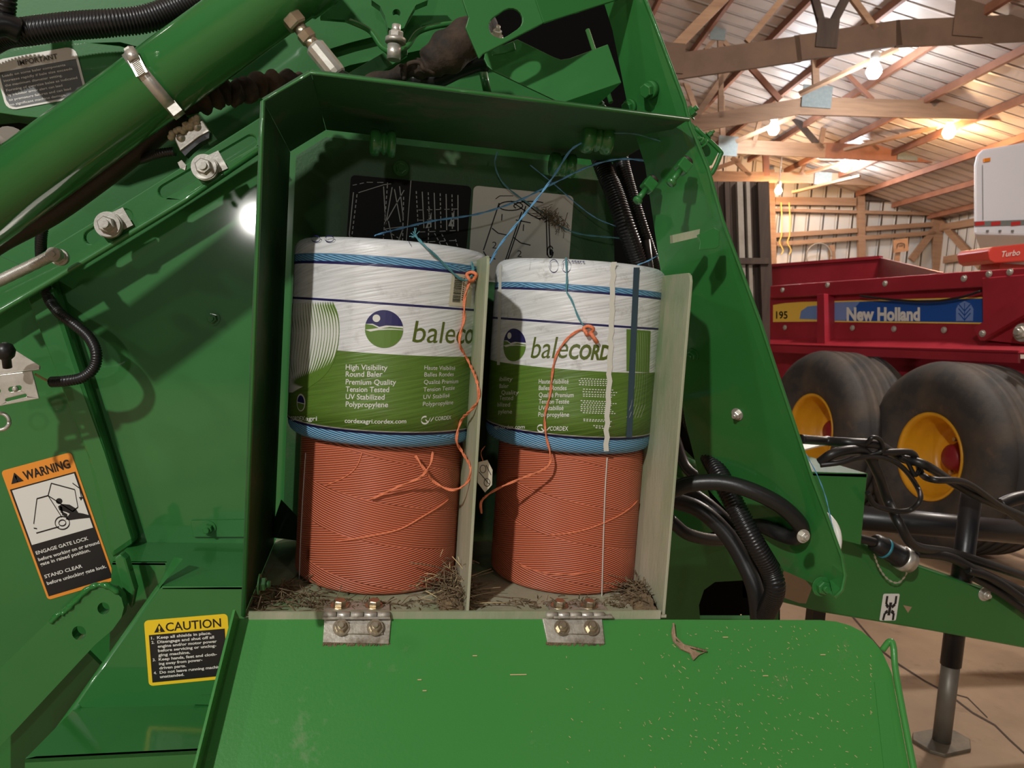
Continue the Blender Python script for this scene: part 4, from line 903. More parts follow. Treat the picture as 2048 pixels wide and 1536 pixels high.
# panels behind upper left
pplate([(-160,100),(0,96),(60,84),(130,80),(240,92),(300,110),(240,200),(120,240),(40,232),(0,226),(-160,240)], lambda x, y: PY(x, y, 1.24), (0,.06,0)).build('cover_arm', 'green_clean', bal, bevel=.012)
pplate([(-160,-160),(700,-160),(560,60),(380,120),(240,84),(-160,95)], lambda x, y: PY(x, y, 1.325), (0,.004,0)).build('upper_cover', 'green_clean', bal)
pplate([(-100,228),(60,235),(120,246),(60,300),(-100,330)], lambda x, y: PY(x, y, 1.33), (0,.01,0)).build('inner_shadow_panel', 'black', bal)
q = MB().lathe(PY(20,290,1.2), V((.3,-.6,.6)), [(.002,0),(.012,.002),(.018,.01),(.015,.02)], 14); q.build('foam_plug', 'wood_grey', bal)
# IMPORTANT decal
cf = lambda x, y: PY(x, y, 1.2392)
f = quadmap((-14,121), (150,92), (14,222), cf, (0,-.0004,0)); f2 = quadmap((-14,121), (150,92), (14,222), cf, (0,-.0007,0))
dl = Flat(f).poly(rrect(0,0,1,1,.12,.17)).build('important_decal', 'white', bal, label='white and grey decal headed IMPORTANT')
Flat(f2).poly([(.03,.25),(.97,.25)]+[(.97,.8),(.95,.9),(.88,.96),(.12,.96),(.06,.92),(.03,.8)]).build('text_panel', 'grey_ink', dl)
f3 = quadmap((-14,121), (150,92), (14,222), cf, (0,-.0010,0))
Flat(f3).text('IMPORTANT', .28, .185, .105, .76, off=.01).build('heading', 'grey_ink', dl)
d = Flat(f3)
for i, (t, a1) in enumerate((('Loads on some baler components', .83), ('increase rapidly if bale size exceeds', .90), ('the maximum diameter setting.', .76), ('Forming of oversize bales as indicated', .93), ('by monitor error alert can lead', .73), ('to premature failures and can lead', .82), ('to significant machine damage.', .74))):
    d.text(t, .06, .35+i*.095, .048, a1, off=.015)
d.build('lettering', 'white', dl)
# ---- slotted bar with bolts and spring
bp_ = lambda x, y: PY(x, y, 1.30)
bar = pplate([(-60,596),(0,556),(240,411),(530,228),(530,292),(368,402),(120,552),(0,623),(-60,660)], bp_, (0,.012,0), [stadium(182,474,250,432,14), stadium(330,382,500,283,13)]).build('slotted_bar', 'green_clean', bal, bevel=.002)
MB().tube([bp_(-60,660)+V((0,.0,0)), bp_(0,623), bp_(120,552), bp_(368,402), bp_(530,292)], .005, 8).build('bar_fold', 'green_clean', bar)
for (x, y), lab in (((215,448), 'steel bolt with washers at the lower slot'), ((406,334), 'steel bolt with washers at the upper slot')):
    a = PY(x+6, y+3, 1.295); q = MB(); q.box(a+V((.008,.0,.006)), ((V((1,0,.6)).normalized()), V((0,1,0)), V((-.6,0,1)).normalized()), (.040,.004,.030)); q.build('square_washer', 'steel', bar)
    q = MB(); q.cyl(a, a+FWD*.012, .020, 28); q.cyl(a+FWD*.012, a+FWD*.016, .0185, 28); q.hexa(a+FWD*.016, FWD, .0125, .009); q.cyl(a+FWD*.02, a+FWD*.032, .0068, 16); q.build('bolt', 'steel', bar, label=lab)
a, b = PY(-60,590,1.24), PY(100,513,1.24); dsp = (b-a).normalized(); L = (b-a).length; u = dsp.orthogonal().normalized(); v = dsp.cross(u)
MB().tube([a+dsp*L*i/700+(u*math.cos(i*.62)+v*math.sin(i*.62))*.0075 for i in range(701)], .0012, 6).build('tension_spring', 'steel', bar)
q = MB(); c_ = PY(122,515,1.27); q.cyl(c_, c_+FWD*.008, .0125, 24); q.hexa(c_+FWD*.008, FWD, .0105, .008); q.build('bolt', 'steel', bar)
q = MB(); c_ = PY(110,509,1.24); q.cyl(c_+V((0,.006,0)), c_+FWD*.008, .010, 20); q.cyl(c_+FWD*.008, c_+FWD*.012, .004, 12); q.build('spring_eye', 'steel', bar)
# sensor bracket
sb = lambda x, y: PY(x, y, 1.12)
brk = pplate([(345,270),(357,265),(404,240),(419,262),(400,272),(360,302)], sb, (0,.012,0)).build('sensor_bracket', 'steel', bal, bevel=.001)
pplate([(360,300),(419,262),(418,276),(400,285),(382,300),(370,312)], lambda x, y: PY(x, y, 1.123), (0,.02,0)).build('sensor_body', 'black', brk)
for x, y in ((362,276), (394,254)):
    c_ = sb(x, y); MB().lathe(c_, FWD, [(.0055,0),(.0055,.002),(.003,.006),(.0005,.007)], 16).build('rivet', 'steel', brk)
q = MB()
for i in range(26):
    t = random.random(); c_ = PY(338+t*64, 276-t*38+random.uniform(-8,4), 1.116); q.lathe(c_, V((random.gauss(0,1), -1, random.gauss(0,1))), [(.001,-.004),(.0035,-.002),(.0045,0),(.0028,.003),(.0008,.004)], 8)
q.build('dried_foam', 'wax', brk)
pplate([(372,232),(395,226),(434,279),(418,290),(405,250)], lambda x, y: PY(x, y, 1.135), (0,.004,0)).build('bracket_plate', 'green_clean', bal)
pplate([(355,325),(363,320),(372,330),(370,340),(360,336)], lambda x, y: PY(x, y, 1.14), (0,.006,0)).build('switch_tab', 'steel', brk)
MB().corr([PY(255,325,1.19), PY(285,318,1.16), PY(315,308,1.13), PY(350,303,1.125)], .0065, .003, 10).build('sensor_cable', 'plastic', brk)
# looped conduit from bar to bracket
MB().corr([PY(88,440,1.29), PY(82,480,1.30), PY(84,530,1.325), PY(95,590,1.33), PY(118,625,1.30), PY(150,650,1.28), PY(178,675,1.27), (PY(192,705,1.26)), PY(188,735,1.26), PY(165,755,1.26), PY(130,762,1.26), PY(102,764,1.27)], .0085, .0036, 12).build('corrugated_conduit', 'plastic', bal, label='looped thin corrugated conduit')
MB().tube(catmull([PY(104,765,1.27), PY(88,758,1.27), PY(70,748,1.27)], 4), .002, 6).build('wire', 'straw_pale', bal)
# galvanised bracket left edge
gb = lambda x, y: PY(x, y, 1.22)
q = pplate([(-40,712),(0,705),(32,701),(80,731),(79,738),(0,748),(-40,752)], lambda x, y: onp(x, y, gb(0,745), V((0,-.75,.66)).normalized()), V((0,.003,-.002)))
gbo = q.build('galvanised_bracket', 'steel', bal, bevel=.001)
pplate([(-40,754),(64,742),(78,797),(0,812),(-40,818)], gb, (0,.003,0), [stadium(22,779,38,776,5), stadium(14,800,50,791,3.2), stadium(-20,785,-4,782,5)]).build('bracket_face', 'steel', gbo, bevel=.0008)
q = MB(); c_ = PY(15,735,1.19); q.lathe(c_, V((0,-.3,1)), [(.006,0),(.006,.012),(.011,.017),(.013,.025),(.010,.033),(.003,.037)], 18); q.build('rubber_knob', 'rubber', gbo)
c_ = gb(30,778); MB().lathe(c_, FWD, [(.004,-.003),(.004,.001),(.002,.003)], 10).build('rivet', 'steel', gbo)
q = MB(); c_ = PY(0,843,1.24); q.tube([c_+V((.0125*math.cos(t),0,.0125*math.sin(t))) for t in [2*math.pi*k/24 for k in range(25)]], .003, 8); q.build('ring', 'steel', bal)
# bolt on side panel
bolt(PY(425,637,1.36), FWD, .0085, .008, 'green_clean'); 
st = pplate([(381,1042),(490,1040),(490,1074),(386,1074)], lambda x, y: PY(x, y, 1.354), (0,.004,0)).build('strap_plate', 'green_clean', bal, bevel=.001)
bolt(PY(417,1056,1.354), FWD, .0085, .010, 'green_clean', st)
# WARNING decal
wf = lambda x, y: PY(x, y, 1.3445)
Q = ((2,942), (142,904), (96,1200))
f = quadmap(*Q, wf, (0,-.0004,0)); fb_ = quadmap(*Q, wf, (0,-.0007,0)); fc = quadmap(*Q, wf, (0,-.0010,0)); fd_ = quadmap(*Q, wf, (0,-.0013,0))
wd_ = Flat(f).poly(rrect(0,0,1,1,.05,.025)).build('warning_decal', 'warn_orange', bal, label='tall orange, white and black decal headed WARNING')
Flat(fb_).poly([(.03,.145),(.97,.145),(.97,.975),(.03,.975)]).build('text_panel', 'ink', wd_)
Flat(fc).poly([(.055,.155),(.945,.155),(.945,.575),(.055,.575)]).build('picture_panel', 'white', wd_)
d = Flat(fc); d.text('WARNING', .27, .107, .065, .93, off=.025); d.poly([(.075,.11),(.165,.035),(.25,.11)]); d.build('heading', 'ink', wd_)
d = Flat(fc); d.text('!', .155, .105, .05, .178); d.build('exclamation_mark', 'warn_orange', wd_)
d = Flat(fd_); 
for t, a0_, b0_, a1_ in (('ENGAGE GATE LOCK',.07,.652,.83), ('before working on or around',.07,.703,.96), ('gate in raised position.',.07,.74,.80), ('STAND CLEAR',.07,.838,.62), ('before unlocking gate lock.',.07,.89,.94)): d.text(t, a0_, b0_, .026, a1_, off=.02)
d.build('lettering', 'white', wd_)
d = Flat(fd_); lw = .010
for p in ([(.20,.47),(.16,.46)], [(.18,.43),(.34,.26),(.50,.26),(.60,.18),(.88,.27),(.84,.40),(.75,.42),(.50,.26)], [(.50,.26),(.58,.44)], [(.17,.50),(.50,.50)]): d.line(p, lw)
d.line([(.56+.10*math.cos(t), .48+.048*math.sin(t)) for t in [2*math.pi*k/20 for k in range(21)]], lw); d.line([(.56+.05*math.cos(t), .48+.022*math.sin(t)) for t in [2*math.pi*k/14 for k in range(15)]], lw)
d.line([(.88,.22),(.95,.27),(.93,.34)], lw); d.poly([(.90,.33),(.96,.34),(.91,.36)])
d.build('machine_drawing', 'ink', wd_)
d = Flat(fd_); d.poly([(.62+.045*math.cos(t), .32+.022*math.sin(t)) for t in [2*math.pi*k/16 for k in range(16)]])
d.poly([(.58,.355),(.64,.345),(.74,.365),(.80,.40),(.82,.44),(.88,.455),(.97,.485),(.96,.50),(.80,.485),(.66,.475),(.62,.46),(.70,.43),(.66,.41),(.58,.385)]); d.line([(.62,.36),(.60,.41),(.66,.44)], .03); d.build('figure', 'ink', wd_)
# ---- lower left structure
zl = PY(400,1173,1.15).z
MB().plate([V((PZ(236,1112,zl).x, SY, zl)), V((PZ(236,1112,zl).x, 1.255, zl)), V((PZ(330,1128,zl).x-.0, 1.255, zl)), V((PZ(322,1175,zl).x, 1.15, zl)), V((PY(560,1173,1.15).x, 1.15, zl)), V((PY(560,1100,SY).x, SY, zl))], V((0,0,-.005)), ).build('ledge', 'green', bal, bevel=.001)
MB().plate([V((PZ(236,1112,zl).x, 1.255, zl)), V((PZ(330,1128,zl).x, 1.255, zl)), V((PZ(330,1128,zl).x, 1.255, zl-.16)), V((PZ(236,1112,zl).x, 1.255, zl-.16))], V((0,.005,0))).build('ledge_front', 'green_clean', bal)
ff = lambda x, y: PY(x, y, 1.15)
fa = pplate([(322,1175),(520,1172),(520,1420),(150,1416),(170,1386)], ff, (0,.005,0)).build('angled_guard', 'green_clean', bal, bevel=.001)
MB().tube([ff(322,1178)+V((0,.008,0)), ff(158,1410)+V((0,.008,0)), PY(60,1545,1.10)], .008, 14).build('guard_fold', 'green_clean', fa)
MB().plate([ff(318,1178)+V((0,.0,0)), ff(322,1172), PY(366,1118,1.2), PY(352,1116,1.21)], V((-.004,.004,0))).build('slot_edge', 'green', fa)
z2_ = ff(300,1412).z
lg = MB().plate([ff(150,1416), ff(386,1410), V((ff(520,1405).x,1.15,z2_)), V((PZ(470,1500,z2_).x, 1.03, z2_)), PZ(50,1518,z2_)], V((0,0,-.005)))
lg.bm.verts.ensure_lookup_table()
M['green_gloss'] = mat('green_paint_gloss', G1, .12, 0, .05, 200, G2, 4)
lg = lg.build('lower_step', 'green_gloss', bal)
a, b = PZ(50,1518,z2_), V((PZ(470,1500,z2_).x, 1.03, z2_))
MB().plate([a, b, b-V((0,0,.25)), a-V((0,0,.25))], V((0,.005,0))).build('step_front', 'green_clean', bal)
pplate([(386,1409),(402,1392),(520,1388),(520,1412)], lambda x, y: PY(x, y, 1.146), (0,.003,0)).build('step_tab', 'green_clean', fa)
# link arm with two holes
lk = lambda x, y: PY(x, y, 1.17)
arm = [(-60,1392),(0,1337),(100,1240),(150,1197),(185,1180),(205,1175),(228,1180),(243,1196),(248,1215),(243,1235),(225,1260),(190,1290),(0,1494),(-60,1550)]
la = pplate(arm, lk, (0,.02,0), [circ(207,1217,12,20), circ(158,1266,14,20)]).build('lift_arm', 'green_clean', bal, bevel=.004)
q = MB(); P = catmull([lk(102,1245), lk(118,1228), lk(128,1225), lk(150,1204), lk(180,1176), lk(210,1170), lk(238,1186)], 6); q.tube(P, [.004+random.uniform(-.001,.0015) for _ in P], 10); q.build('weld_bead', 'green_gloss', la)
pplate([(-60,1460),(120,1345),(170,1300),(200,1330),(150,1420),(40,1560),(-60,1600)], lambda x, y: PY(x, y, 1.24), (0,.01,0)).build('arm_backing', 'green', la)
pplate([(228,1118),(240,1108),(252,1118),(270,1180),(262,1220),(246,1190)], lambda x, y: PY(x, y, 1.20), (0,.02,0)).build('corner_gusset', 'green_clean', bal, bevel=.003)
# CAUTION decal
Q = ((288,1241), (455,1227), (298,1372))
f = quadmap(*Q, ff, (0,-.0004,0)); fb_ = quadmap(*Q, ff, (0,-.0007,0)); fc = quadmap(*Q, ff, (0,-.0010,0))
cdl = Flat(f).poly(rrect(0,0,1,1,.05,.06)).build('caution_decal', 'caut_yellow', bal, label='yellow and black decal headed CAUTION')
Flat(fb_).poly([(.045,.225),(.955,.225),(.955,.95),(.045,.95)]).build('text_panel', 'ink', cdl)
d = Flat(fb_); d.text('CAUTION', .25, .19, .135, .915, off=.012); d.poly([(.11,.195),(.175,.06),(.24,.195)]); d.build('heading', 'ink', cdl)
Flat(fc).text('!', .163, .185, .09, .188, off=.02).build('exclamation_mark', 'caut_yellow', cdl)
d = Flat(fc)
for i, (nn, t, a1_) in enumerate((('1.','Keep all shields in place.',.79),('2.','Disengage and shut off all',.82),('','engine and/or motor power',.85),('','before servicing or unclog-',.84),('','ging machine.',.52),('3.','Keep hands, feet and cloth-',.84),('','ing away from power-',.66),('','driven parts.',.46),('4.','Do not leave running machine',.90),('','unattended.',.43))):
    b_ = .292+i*.0665
    if nn: d.text(nn, .07, b_, .043, .105, off=.02)
    d.text(t, .14, b_, .043, a1_, off=.025)
d.build('lettering', 'white', cdl)
# ---- frame right of the box, hoses
pplate([(1300,1050),(1420,1075),(1540,1110),(1560,1180),(1556,1260),(1300,1260)], lambda x, y: PY(x, y, 1.5), (0,.02,0), [[(1400,1238),(1398,1210),(1408,1180),(1430,1164),(1500,1160),(1530,1172),(1535,1238)]]).build('frame_plate', 'green_dirty' if 0 else 'green', bal)
pplate([(1340,870),(1400,930),(1440,1060),(1330,1090)], lambda x, y: PY(x, y, 1.7), (0,.02,0)).build('frame_cover', 'green', bal)
MB().lathe(PY(1400,950,1.35), V((-.3,1,.1)), [(.02,0),(.022,.002),(.022,.05)], 20).build('end_cap', 'green', bal)
MB().corr([PY(1185,270,1.34), PY(1205,330,1.32), PY(1228,385,1.29), PY(1250,450,1.27), PY(1275,520,1.28), PY(1310,620,1.30), PY(1345,740,1.30), PY(1378,830,1.28), PY(1412,900,1.22), PY(1445,960,1.16), PY(1480,1030,1.12), PY(1512,1090,1.1), PY(1540,1140,1.1), PY(1550,1180,1.1), PY(1530,1230,1.15)], .0165, .0048).build('corrugated_conduit', 'plastic', bal, label='long corrugated conduit behind the right box wall')
MB().corr([PY(1235,280,1.34), PY(1250,350,1.32), PY(1280,450,1.3), PY(1310,540,1.32), PY(1340,640,1.34)], .013).build('corrugated_conduit', 'plastic', bal)
MB().tube([PY(1290,480,1.28), PY(1300,560,1.28), PY(1330,700,1.3)], .009, 10).build('hose', 'rubber', bal)
def hose(pts, r, m='rubber', label=None, par=bal, name='hose'):
    MB().tube(catmull([PY(*p) for p in pts], 10), r, 14).build(name, m, par, label=label)
hose([(1335,985,1.12),(1380,968,1.10),(1440,965,1.08),(1500,980,1.06),(1560,1010,1.05),(1597,1045,1.05),(1602,1065,1.06),(1585,1075,1.08),(1540,1058,1.12),(1490,1030,1.2)], .0125, label='black hose looping in front of the shield foot')
hose([(1345,1000,1.25),(1400,1020,1.22),(1450,1065,1.2),(1485,1120,1.18),(1510,1180,1.16),(1520,1260,1.16)], .0145)
hose([(1345,970,1.3),(1405,1000,1.25),(1470,1060,1.22),(1510,1120,1.18),(1535,1200,1.18),(1528,1260,1.2)], .011)
hose([(1340,1040,1.35),(1380,1070,1.35),(1450,1080,1.4),(1520,1060,1.5)], .012)
hose([(1345,860,1.4),(1370,930,1.35),(1400,960,1.3)], .010, 'black')
# ---- tongue
TY = 1.90; tf = lambda x, y: PY(x, y, TY)
tn = pplate([(1480,1120),(1560,1062),(1683,1068),(1735,1090),(1830,1130),(1935,1166),(2110,1228),(2110,1308),(1866,1263),(1647,1226),(1556,1203),(1480,1195)], tf, (0,.07,0)).build('tongue', 'green', bal, bevel=.006)
d = pplate([(1563,1205),(1572,1146),(1624,1172),(1616,1208)], lambda x, y: PY(x, y, 1.998), (0,.0,.0)) if 0 else Flat(lambda a, b: PY(a, b, 1.8985)); 
d.poly([(1558,1192),(1567,1141),(1600,1148),(1624,1175),(1612,1207),(1598,1206)]).build('pale_plate', 'concrete', tn)
d = Flat(lambda a, b: PY(a, b, 1.8985)); d.poly([(1806,1210),(1824,1214),(1816,1226)]).build('small_decal', 'concrete', tn)
Q = ((1766,1187), (1799,1187), (1758,1241)); f = quadmap(*Q, tf, (0,-.0015,0)); f2 = quadmap(*Q, tf, (0,-.0025,0))
ch = Flat(f).poly(rrect(0,0,1,1,.1,.06)).build('chain_decal', 'white', tn, label='white decal with black chain symbol')
d = Flat(f2); lw = .13
d.line([(.25,.08),(.25,.38),(.4,.5)], lw); d.line([(.8,.08),(.8,.38),(.62,.5)], lw); d.line([(.52,.32),(.5,.8)], .17); d.line([(.4,.64),(.25,.72),(.2,.98)], lw); d.line([(.62,.64),(.8,.72),(.8,.98)], lw); d.build('chain_symbol', 'ink', ch)
bolt(PY(1968,1188,TY), FWD, .014, .012, 'steel', tn)
# square pedestal on tongue
pk = pplate([(1600,945),(1735,947),(1722,1090),(1600,1060)], lambda x, y: PY(x, y, 1.80), (0,.02,0)).build('pedestal', 'green', tn, bevel=.002)
zp = PY(1700,946,1.8).z
MB().plate([V((PY(1590,946,1.8).x,1.8,zp)), V((PY(1735,946,1.8).x,1.8,zp)), V((PY(1735,946,1.8).x-.03,2.08,zp)), V((PY(1590,946,1.8).x,2.08,zp))], V((0,0,-.01))).build('pedestal_top', 'green', pk)
pplate([(1605,882),(1655,874),(1690,885),(1640,893),(1606,902)], lambda x, y: PZ(x, y, zp+.02), (0,0,.004)).build('white_cap', 'white', pk)
# PTO shaft, jack
MB().lathe(PY(1660,1030,2.5), PY(2120,1072,2.5)-PY(1660,1030,2.5), [(.045,0),(.045,1.2)], 32).build('drive_shaft', 'black', bal)
jf = PZ(1882,1488,0.0); jx, jy = jf.x, jf.y
jk = MB().cyl(V((jx, jy, PY(1885,1330,jy).z)), V((jx, jy, PY(1885,980,jy).z)), .029, 28).build('jack_stand', 'black', bal, label='jack stand with black sleeve and grey inner tube')
MB().cyl(V((jx, jy, .012)), V((jx, jy, PY(1885,1320,jy).z)), .0255, 28).build('inner_tube', mat('grey_tube', (.17,.15,.12), .45, .3, .1, 60, (.12,.1,.08), 8), jk)
ang = math.radians(12); ux = V((math.cos(ang), math.sin(ang), 0)); uy = V((-ux.y, ux.x, 0)); fc_ = V((jx, jy, 0))
MB().plate([fc_+ux*x_+uy*y_ for x_, y_ in ((-.085,-.03),(-.06,-.06),(.05,-.06),(.10,-.02),(.10,.03),(.06,.06),(-.05,.06),(-.085,.03))], V((0,0,.012))).build('foot_plate', mat('dusty_plate', (.10,.085,.06), .6, .2, .2, 60, (.2,.15,.1), 20), jk, bevel=.003)
lg2 = PY(1630,1240,2.1); MB().box(V((lg2.x, 2.1, lg2.z-.1)), (V((1,0,0)), V((0,1,0)), ZU), (.042,.04,.3)).build('support_leg', 'black', tn)
# cable bundles over the tongue
def cab(pts, r, m='rubber'): hose([(x, y, Y if Y < 1.86 else Y-.09) for x, y, Y in pts], r, m)
cab([(1600,878,1.9),(1650,882,1.85),(1700,885,1.8),(1755,890,1.8),(1800,915,1.85),(1850,930,1.9),(1905,965,1.95),(1970,1000,1.95),(2060,1040,2)], .0125)
cab([(1640,925,1.8),(1665,908,1.78),(1700,900,1.78),(1730,905,1.8),(1755,945,1.82),(1775,1000,1.85),(1800,1050,1.88),(1830,1092,1.9),(1900,1105,1.95),(1980,1130,1.95),(2070,1160,2)], .013)
cab([(1640,930,1.79),(1680,925,1.77),(1720,915,1.77),(1765,915,1.8),(1805,935,1.82),(1835,975,1.85),(1840,1000,1.87),(1820,1020,1.88),(1790,1022,1.88),(1750,1010,1.87),(1735,985,1.86)], .007)
cab([(1720,900,1.8),(1735,885,1.78),(1745,875,1.77),(1760,880,1.78),(1765,900,1.79),(1740,910,1.8)], .006)
cab([(1760,905,1.8),(1820,905,1.82),(1835,925,1.84),(1845,950,1.85),(1870,960,1.87),(1930,965,1.9),(1990,1005,1.95),(2060,1055,2)], .009)
cab([(1800,915,1.82),(1815,925,1.83),(1830,950,1.83),(1840,935,1.84)], .006)
cab([(1830,1105,1.93),(1900,1115,1.93),(1960,1145,1.93),(2060,1190,1.95)], .013)
cab([(1935,1140,1.92),(1990,1160,1.92),(2070,1215,1.92)], .011)
cab([(1940,1150,1.95),(2000,1185,1.95),(2070,1235,1.95)], .012)
cab([(1670,1068,1.93),(1710,1075,1.92),(1750,1085,1.92)], .012)
hose([(2000,1010,2.0),(2030,998,2.0),(2070,990,2.0)], .02)
# connector plug
a, b = PY(1745,1083,1.84), PY(1815,1122,1.84); dc = (b-a).normalized(); Lc = (b-a).length
plug = MB().lathe(a, dc, [(.018,0),(.026,.01),(.028,Lc*.3),(.028,Lc*.7),(.031,Lc*.72),(.031,Lc*.8)], 24).build('connector_plug', 'rubber', bal)
MB().lathe(a+dc*Lc*.30, dc, [(.0288,0),(.0288,.008)], 24).build('blue_ring', 'teal', plug)
MB().lathe(a+dc*Lc*.80, dc, [(.030,0),(.034,.004),(.034,.02),(.030,.024),(.030,.036),(.024,.04)], 24).build('plug_collar', 'steel', plug)
q = MB(); P = catmull([PY(1748,1108,1.86), PY(1758,1135,1.87), PY(1775,1158,1.87), PY(1795,1166,1.87), PY(1808,1155,1.87), PY(1816,1140,1.86)], 8); P = resample(P, .008)
for i, (p, e) in enumerate(zip(P, P[1:])): q.beam(p, e, .005 if i % 2 else .002, .002, V((0,1,0)))
q.build('chain', 'steel', plug)
twine([PY(1610,905,1.1), PY(1632,945,1.1), PY(1650,990,1.1), PY(1662,1040,1.1), PY(1672,1085,1.1)], 'blue_twine', 'thin bright blue twine hanging right of the shield edge', .0011)
MB().lathe(PY(1640,1075,1.16), V((1,.1,0)), [(.002,0),(.04,.001),(.045,.006),(.04,.012),(.002,.014)], 28, ).build('reflector_disc', 'white', bal)
# =================================================================== SPREADER
uvp = c2w(V((385-1024, 591-768, 1536))); su = V((uvp.x, uvp.y, 0)).normalized()       # length direction, away
so = V((su.y, -su.x, 0)); 
if so.dot(right) > 0: so = -so                                       # outwards, towards the left of the view
wc1 = onp(1859, 912, C0+fwd*4.46, fwd)
wc1.z = .56
S0 = wc1-so*.40
def PS(px, py, off=0): return onp(px, py, S0+so*off, so)
spr = empty('manure_spreader', V((S0.x, S0.y, 0)), 'red manure spreader with yellow wheels parked behind the baler', 'manure spreader')
def ps(pts, off, th, m, name, par=spr, bevel=0, label=None, out=0): return pplate(pts, lambda x, y: PS(x, y, off), -so*th).build(name, m, par, bevel=bevel, label=label)
ps([(1540,594),(2120,560),(2120,660),(1540,655)], 0, .02, 'red', 'side_panel')
ps([(1540,572),(1902,545),(2120,531),(2120,562),(1964,574),(1667,590),(1540,596)], .06, .07, 'red', 'top_rail', bevel=.006)
ps([(1540,648),(2120,650),(2120,680),(1540,676)], .02, .03, 'red', 'middle_rail')
# sloped ledge
q = MB(); pts = [PS(1540,676,.02), PS(2120,680,.02), PS(2120,708,.14), PS(1540,688,.14)]; q.plate(pts, V((0,0,-.01))); q.build('ledge', 'red', spr)
ps([(1540,688),(2036,701),(2036,726),(1540,704)], .14, .02, 'red', 'ledge_flange')
ps([(1540,700),(2120,720),(2120,980),(1540,900)], -.12, .02, 'red', 'lower_panel')
ps([(1634,588),(1648,587),(1650,700),(1634,700)], .10, .10, 'red', 'post', bevel=.003)
ps([(1964,556),(2060,548),(2060,690),(1966,680)], .08, .08, 'red', 'end_post', bevel=.004)
MB().beam(PS(1958,668,.16), PS(2100,585,.16), .085, .04, so).build('diagonal_arm', 'red', spr)
for x, y, o_ in ((1965,667,.18),(1978,548,.07),(2020,544,.07),(1655,570,.065),(1770,567,.065),(1928,557,.065),(1565,580,.065),(1570,655,.03),(1705,656,.03),(1788,658,.03),(1888,660,.03)):
    bolt(PS(x, y, o_), so, .014, .01, 'steel', spr, stud=False)
bolt(PS(2046,665,.2), so, .035, .03, 'steel', spr)
# front board and far side
fb0, fb1 = PS(1762,515,-1.6), PS(1888,545,-.02)
ps([(1480,536),(1762,515),(1762,640),(1480,640)], -1.6, .02, 'red', 'far_side_panel')
MB().plate([fb0, fb1, fb1-ZU*.25, V((fb0.x, fb0.y, fb1.z-.25))], V((0,0,0))+su*.02).build('front_flare', 'red', spr)
MB().beam(PS(1480,536,-1.6), fb0, .03, .05, so).build('far_rail', 'red', spr)
# decals of the spreader
def NH(pts, off, m, name): return Flat(lambda a, b: PS(a, b, off)).poly(pts).build(name, m, spr)
NH([(1669,602),(1966,594),(1966,648),(1669,644)], .0012, 'nh_yellow', 'stripe_decal')
NH([(1669,604.5),(1966,597),(1966,645),(1669,641.5)], .0022, 'nh_blue', 'blue_decal')
NH([(1546,610),(1570,606),(1600,604),(1634,603),(1634,643),(1546,644)], .0012, 'nh_yellow', 'number_decal')
NH([(1634,611),(1615,613),(1602,622),(1599,638),(1634,639)], .0022, 'nh_lblue', 'blue_curve')
NH([(1669,604.5),(1720,603),(1690,641.5),(1669,641.5)], .003, 'nh_lblue', 'light_blue_fade')
Flat(lambda a, b: PS(a, b, .004)).text('195', 1552, 637, 15, 1575, off=.02).build('lettering', 'ink', spr)
Flat(lambda a, b: PS(a, b, .004)).text('New Holland', 1693, 640.5, 26, 1840, off=.045).build('lettering', 'lab_white', spr)
d = Flat(lambda a, b: PS(a, b, .004)); cx_, cy_ = 1929, 622
d.poly([(cx_-17,cy_+20),(cx_-17,cy_-4),(cx_-12,cy_-14),(cx_,cy_-20),(cx_+12,cy_-15),(cx_+18,cy_-4),(cx_+17,cy_+20)]).build('leaf_emblem', 'nh_lblue', spr)
d = Flat(lambda a, b: PS(a, b, .005))
for s in (-1, 1):
    for i in range(3): d.line([(cx_, cy_+18-i*9), (cx_+s*12, cy_+4-i*9)], 2.2)
d.line([(cx_, cy_+20), (cx_, cy_-16)], 1.5); d.build('leaf_veins', 'nh_blue', spr)
MB().tube(catmull([PS(1720,592,.06), PS(1790,600,.05), PS(1860,603,.05), PS(1920,595,.05), PS(1962,582,.07)], 6), .008, 8).build('cable', 'rubber', spr)
def wheel(c, R=.56, W=.50, rr=.245):
    so = (so_*math.cos(.19)+su*math.sin(.19)).normalized()
    t = MB(); o0 = c-so*(W-.04)
    prof = [(rr,0),(R*.80,.0),(R*.93,.03),(R*.975,.07)]
    for g in (.11,.18,.25,.32,.39):
        prof += [(R*.995,g-.015),(R*.94,g-.009),(R*.94,g+.009),(R*.995,g+.015)]
    prof += [(R*.975,W-.065),(R*.94,W-.03),(R*.86,W-.002),(R*.74,W+.012),(R*.60,W+.002),(R*.50,W-.018),(rr+.006,W-.04),(rr,W-.045),(rr,0)]
    w_ = t.lathe(o0, so, prof, 72).build('wheel_tyre', 'tyre', spr)
    MB().lathe(o0, so, [(rr-.012,.05),(rr-.001,W-.06),(rr+.014,W-.034),(rr+.010,W-.026),(rr-.008,W-.034),(rr-.014,W-.06),(rr-.020,W-.12),(rr-.035,W-.14),(rr-.035,W-.25),(rr-.07,W-.275),(.09,W-.27),(.001,W-.27)], 56).build('wheel_rim', 'rim', w_)
    h_ = MB(); h_.lathe(o0+so*(W-.275), so, [(.095,0),(.095,.02),(.08,.03),(.075,.09),(.055,.11),(.001,.115)], 24)
    h_.build('hub', 'hub', w_)
    for k in range(6):
        a = k*math.pi/3; p = o0+so*(W-.27)+(su*math.cos(a)+ZU*math.sin(a))*.115
        MB().hexa(p, so, .014, .02).build('lug_nut', 'steel', w_)
so_ = so
wheel(wc1)
wc2 = PS(1622, 862, .40); wc2.z = .56; wheel(wc2)
MB().beam(wc1-so*.5, wc2-so*.5, .16, .1, so).build('axle_beam', 'red', spr)
